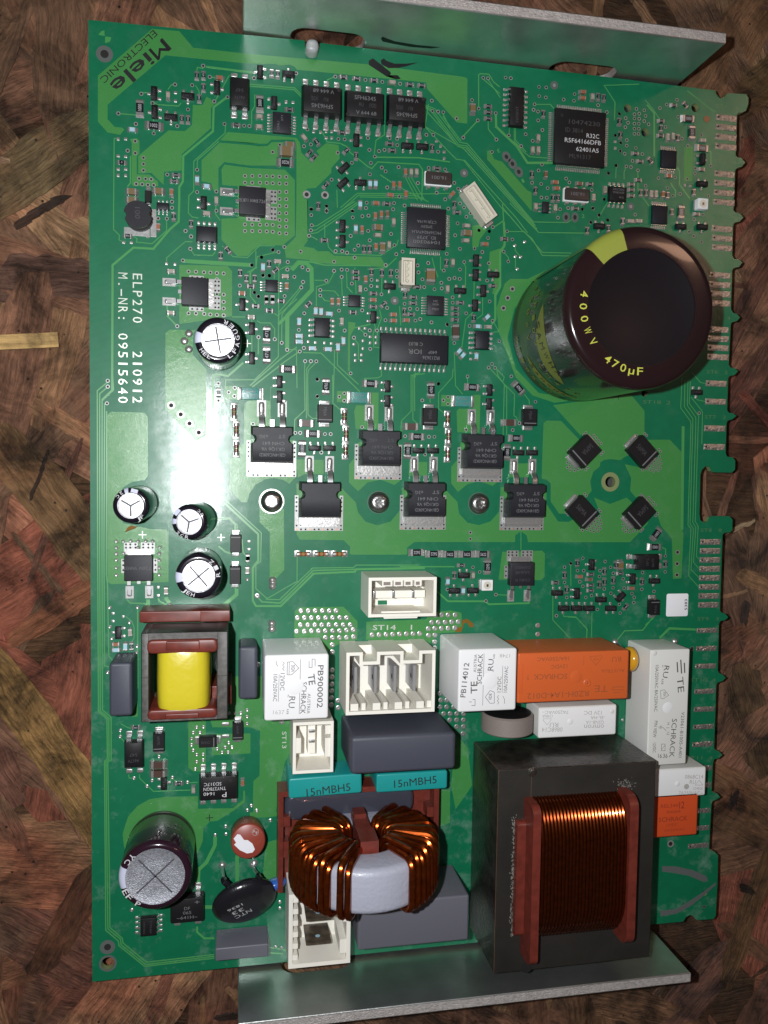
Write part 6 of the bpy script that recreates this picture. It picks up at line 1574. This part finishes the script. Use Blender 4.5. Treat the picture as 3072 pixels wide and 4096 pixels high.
# grey disc standing on edge
xa=pt('O',478,1450,6).x; xb=pt('O',885,1450,6).x; R_=(xb-xa)/2; zc=12.3-R_; yn=pt('O',690,1412,12.3).y; ys=pt('O',690,1568,12.3).y
mb=MB(); M=Matrix.Translation(((xa+xb)/2,yn,zc))@Matrix.Rotation(PI/2,4,'X')
mb.lathe([(R_-.5,0),(R_,.4),(R_,yn-ys-.3),(R_-.3,yn-ys)],56,m_grey,M=M); o=ob('disc_varistor',mb.mesh('disc_varistor'),root,label='grey disc standing on edge below the right white relay')
q=MB(); q.lathe([(R_-.55,-.1),(R_-.55,.02)],48,m_ic,M=M); q.lathe([(R_-.55,-.12),(R_-.9,-.2)],48,m_ic,M=M); ob('black_face',q.mesh('black_face'),o)
c=pt('P',515,488,7); mb=MB(); mb.lathe([(max(.02,3.3*math.cos(t)),1.7*math.sin(t)) for t in [(-PI/2+PI*k/12) for k in range(13)]],28,m_yel,M=Matrix.Rotation(PI/2,4,'Y'),cap=False)
o=ob('disc_capacitor',mb.mesh('disc_capacitor'),root,c,label='small ochre disc capacitor squeezed between the orange and the tall white relay')
q=MB(); g=pt('P',390,350)-c; q.tube([g,g+Vector((.4,-.2,2)),g*.4+Vector((0,.6,0)),(0,2,0)],.28,7,m_steel); ob('lead',q.mesh('lead'),o)
# amber flux and other residue
for P_ in ("O245,640 300,640 310,580 345,570 375,590 400,610 400,640 370,640 345,600 320,610 310,650 300,680 250,680",):
    mb=MB(); mb.prism(pts(P_),0.05,.09,m_flux); ob('flux_stain',mb.mesh('flux_stain',False),root)
mb=MB(); mb.prism([(c_.x,c_.y) for c_ in pts("I470,1245 440,1262 420,1300 470,1280 500,1270 520,1255")],.05,1.2,m_flux); ob('flux_drop',mb.mesh('flux_drop',False),root)

# ------------------------------------------------------------------ bracket, peg
def un_y(r,x,y,Y):
    o=OR[r]; s=o[2] if len(o)>2 else .48222; u=o[0]+x*s; v=o[1]+y*s
    d=CR@Vector(((u-1536)/F,-(v-2048)/F,-1.)); t=(Y-CC.y)/d.y; return CC+t*d
BX0,BX1,ZR,ZL=35.2,149.9,19.6,-9.8
def wall(Y,th,slots,name):
    cu=D.curves.new('wall','CURVE'); cu.dimensions='2D'; cu.fill_mode='BOTH'; cu.extrude=th/2-.3; cu.bevel_depth=.3; cu.bevel_resolution=2; cu.offset=-.3
    def sp(P_):
        s=cu.splines.new('POLY'); s.points.add(len(P_)-1); s.use_cyclic_u=True
        for i,p in enumerate(P_): s.points[i].co=(p[0],p[1],0,1)
    sp([(BX0,ZL),(BX1,ZL),(BX1,ZR),(BX0,ZR)])
    for xa,xb,za,zb in slots:
        P_=[]; r_=min(3.6,(zb-za)/2-.1)
        for cx_,cz_,a0 in ((xb-r_,zb-r_,0),(xa+r_,zb-r_,90),(xa+r_,za+r_,180),(xb-r_,za+r_,270)):
            for k in range(6): t=math.radians(a0+18*k); P_.append((cx_+r_*math.cos(t),cz_+r_*math.sin(t)))
        sp(P_[::-1])
    t_=D.objects.new('tmp',cu); me=D.meshes.new_from_object(t_); D.objects.remove(t_)
    M=Matrix.Translation((0,Y,0))@Matrix.Rotation(PI/2,4,'X'); me.transform(M)
    me.materials.clear(); me.materials.append(m_galv); me.materials.append(m_galve)
    for p in me.polygons: p.material_index=1 if abs(p.normal.y)<.25 else 0; p.use_smooth=False
    return me
yt=1.1; yb_=-231.0; TH=2.7
br=MB(); br.box(BX0,BX1,yb_-TH+.3,yt+TH-.3,ZL,ZL+1.6,m_galv)
bracket=ob('metal_bracket',br.mesh('bracket_base',False),root,label='galvanised steel channel under the board with upright walls above and below')
s1=(un_y('B',338,205,yt).x,un_y('B',945,270,yt).x,-6.5,un_y('B',520,140,yt).z)
s2=(un_y('C',1030,262,yt).x,un_y('C',1588,300,yt).x,-6.5,un_y('C',1200,205,yt).z)
s3=(un_y('V',1140,490,yb_).x,un_y('V',1528,480,yb_).x,-6.5,un_y('V',1230,537,yb_).z)
ob('bracket_wall',wall(yt+TH/2,TH,[s1,s2],'w'),bracket,label='upper bracket wall with two slots and a black pen mark')
ob('bracket_wall',wall(yb_-TH/2,TH,[s3],'w'),bracket,label='lower bracket wall with one slot')
q=MB(); P_=[un_y('B',x,y,yt) for x,y in ((1085,215),(1100,200),(1130,212),(1200,238),(1380,268),(1580,288),(1500,298),(1330,285),(1180,258),(1100,240))]
q.add([(p.x,yt-.02,p.z) for p in P_],[tuple(range(len(P_)))],m_marker); ob('pen_mark',q.mesh('pen_mark',False),bracket)
c=pt('B',520,265,3.2); mb=MB(); mb.rbox(-1.5,1.5,-1.6,1.5,-5,3.4,1.0,m_clear,1.2); ob('board_peg',mb.mesh('board_peg'),root,(c.x,c.y,0),label='clear plastic peg in the notch of the top edge')

m_faint=mat('faint board lettering',(.10,.22,.10),.4,.2)
# ------------------------------------------------------------------ lettering in the board itself
def bt(s_,r,x0,y0,x1,y1,h,m=m_silk,b=.012): return tl(s_,r,x0,y0,x1,y1,h,m,root,z=.02,bold=b,name='board_lettering')
bt('M','A',765,258,650,358,3.3,m_inkb,.0); bt('M','A',758,268,654,358,3.1,m_inkb,.0); bt('iele','A',632,374,325,640,3.3,m_inkb,.014); bt('ELECTRONIC','A',668,165,225,570,1.55,m_inkb,.0)
def mono(s_,x,y0,y1,h,m):
    n_=len(s_); p_=(y1-y0)/n_
    for i,ch in enumerate(s_):
        if ch in '.:-': a_,b_=y0+p_*(i+.38),y0+p_*(i+.62)
        elif ch=='1': a_,b_=y0+p_*(i+.40),y0+p_*(i+.62)
        else: a_,b_=y0+p_*(i+.16),y0+p_*(i+.84)
        if ch=='-': a_,b_=y0+p_*(i+.1),y0+p_*(i+.9)
        tl(ch,'E',x,a_,x,b_,h,m,root,z=.02,bold=0.,name='board_letter')
mono('ELP270',520,600,1030,2.25,m_silk); mono('210912',520,1245,1695,2.25,m_silk)
mono('M.-NR:',400,592,1015,2.25,m_silk); mono('09515640',400,1095,1695,2.25,m_silk)
for s_,r,x0,y0,x1,y1 in (('ST1   4','D',1225,358,1410,378),('ST2   4','D',1215,812,1395,830),('ST3   4','D',1200,1275,1375,1290),('ST4   4','H',1185,98,1365,108),('S    4','H',1245,560,1345,565),('ST6   2','H',1152,1008,1325,1015),('ST7   2','H',1135,1382,1310,1388),('ST18  2','H',622,1258,850,1265),('ST8   8','L',1100,872,1275,872),('ST9   3','P',1073,155,1250,155),('ST10  4','P',1015,662,1225,662),('ST11  4','P',985,1308,1200,1308)):
    bt(s_,r,x0,y0,x1,y1,1.0,m_faint,.0)
bt('ST14    1','N',1018,642,1345,640,1.3); bt('ST13','N',285,1505,285,1645,1.1); bt('1','C',820,1185,805,1195,1.0,m_trace); bt('3','C',622,935,600,945,1.0,m_trace); bt('2','C',1300,1480,1322,1480,1.,m_trace)
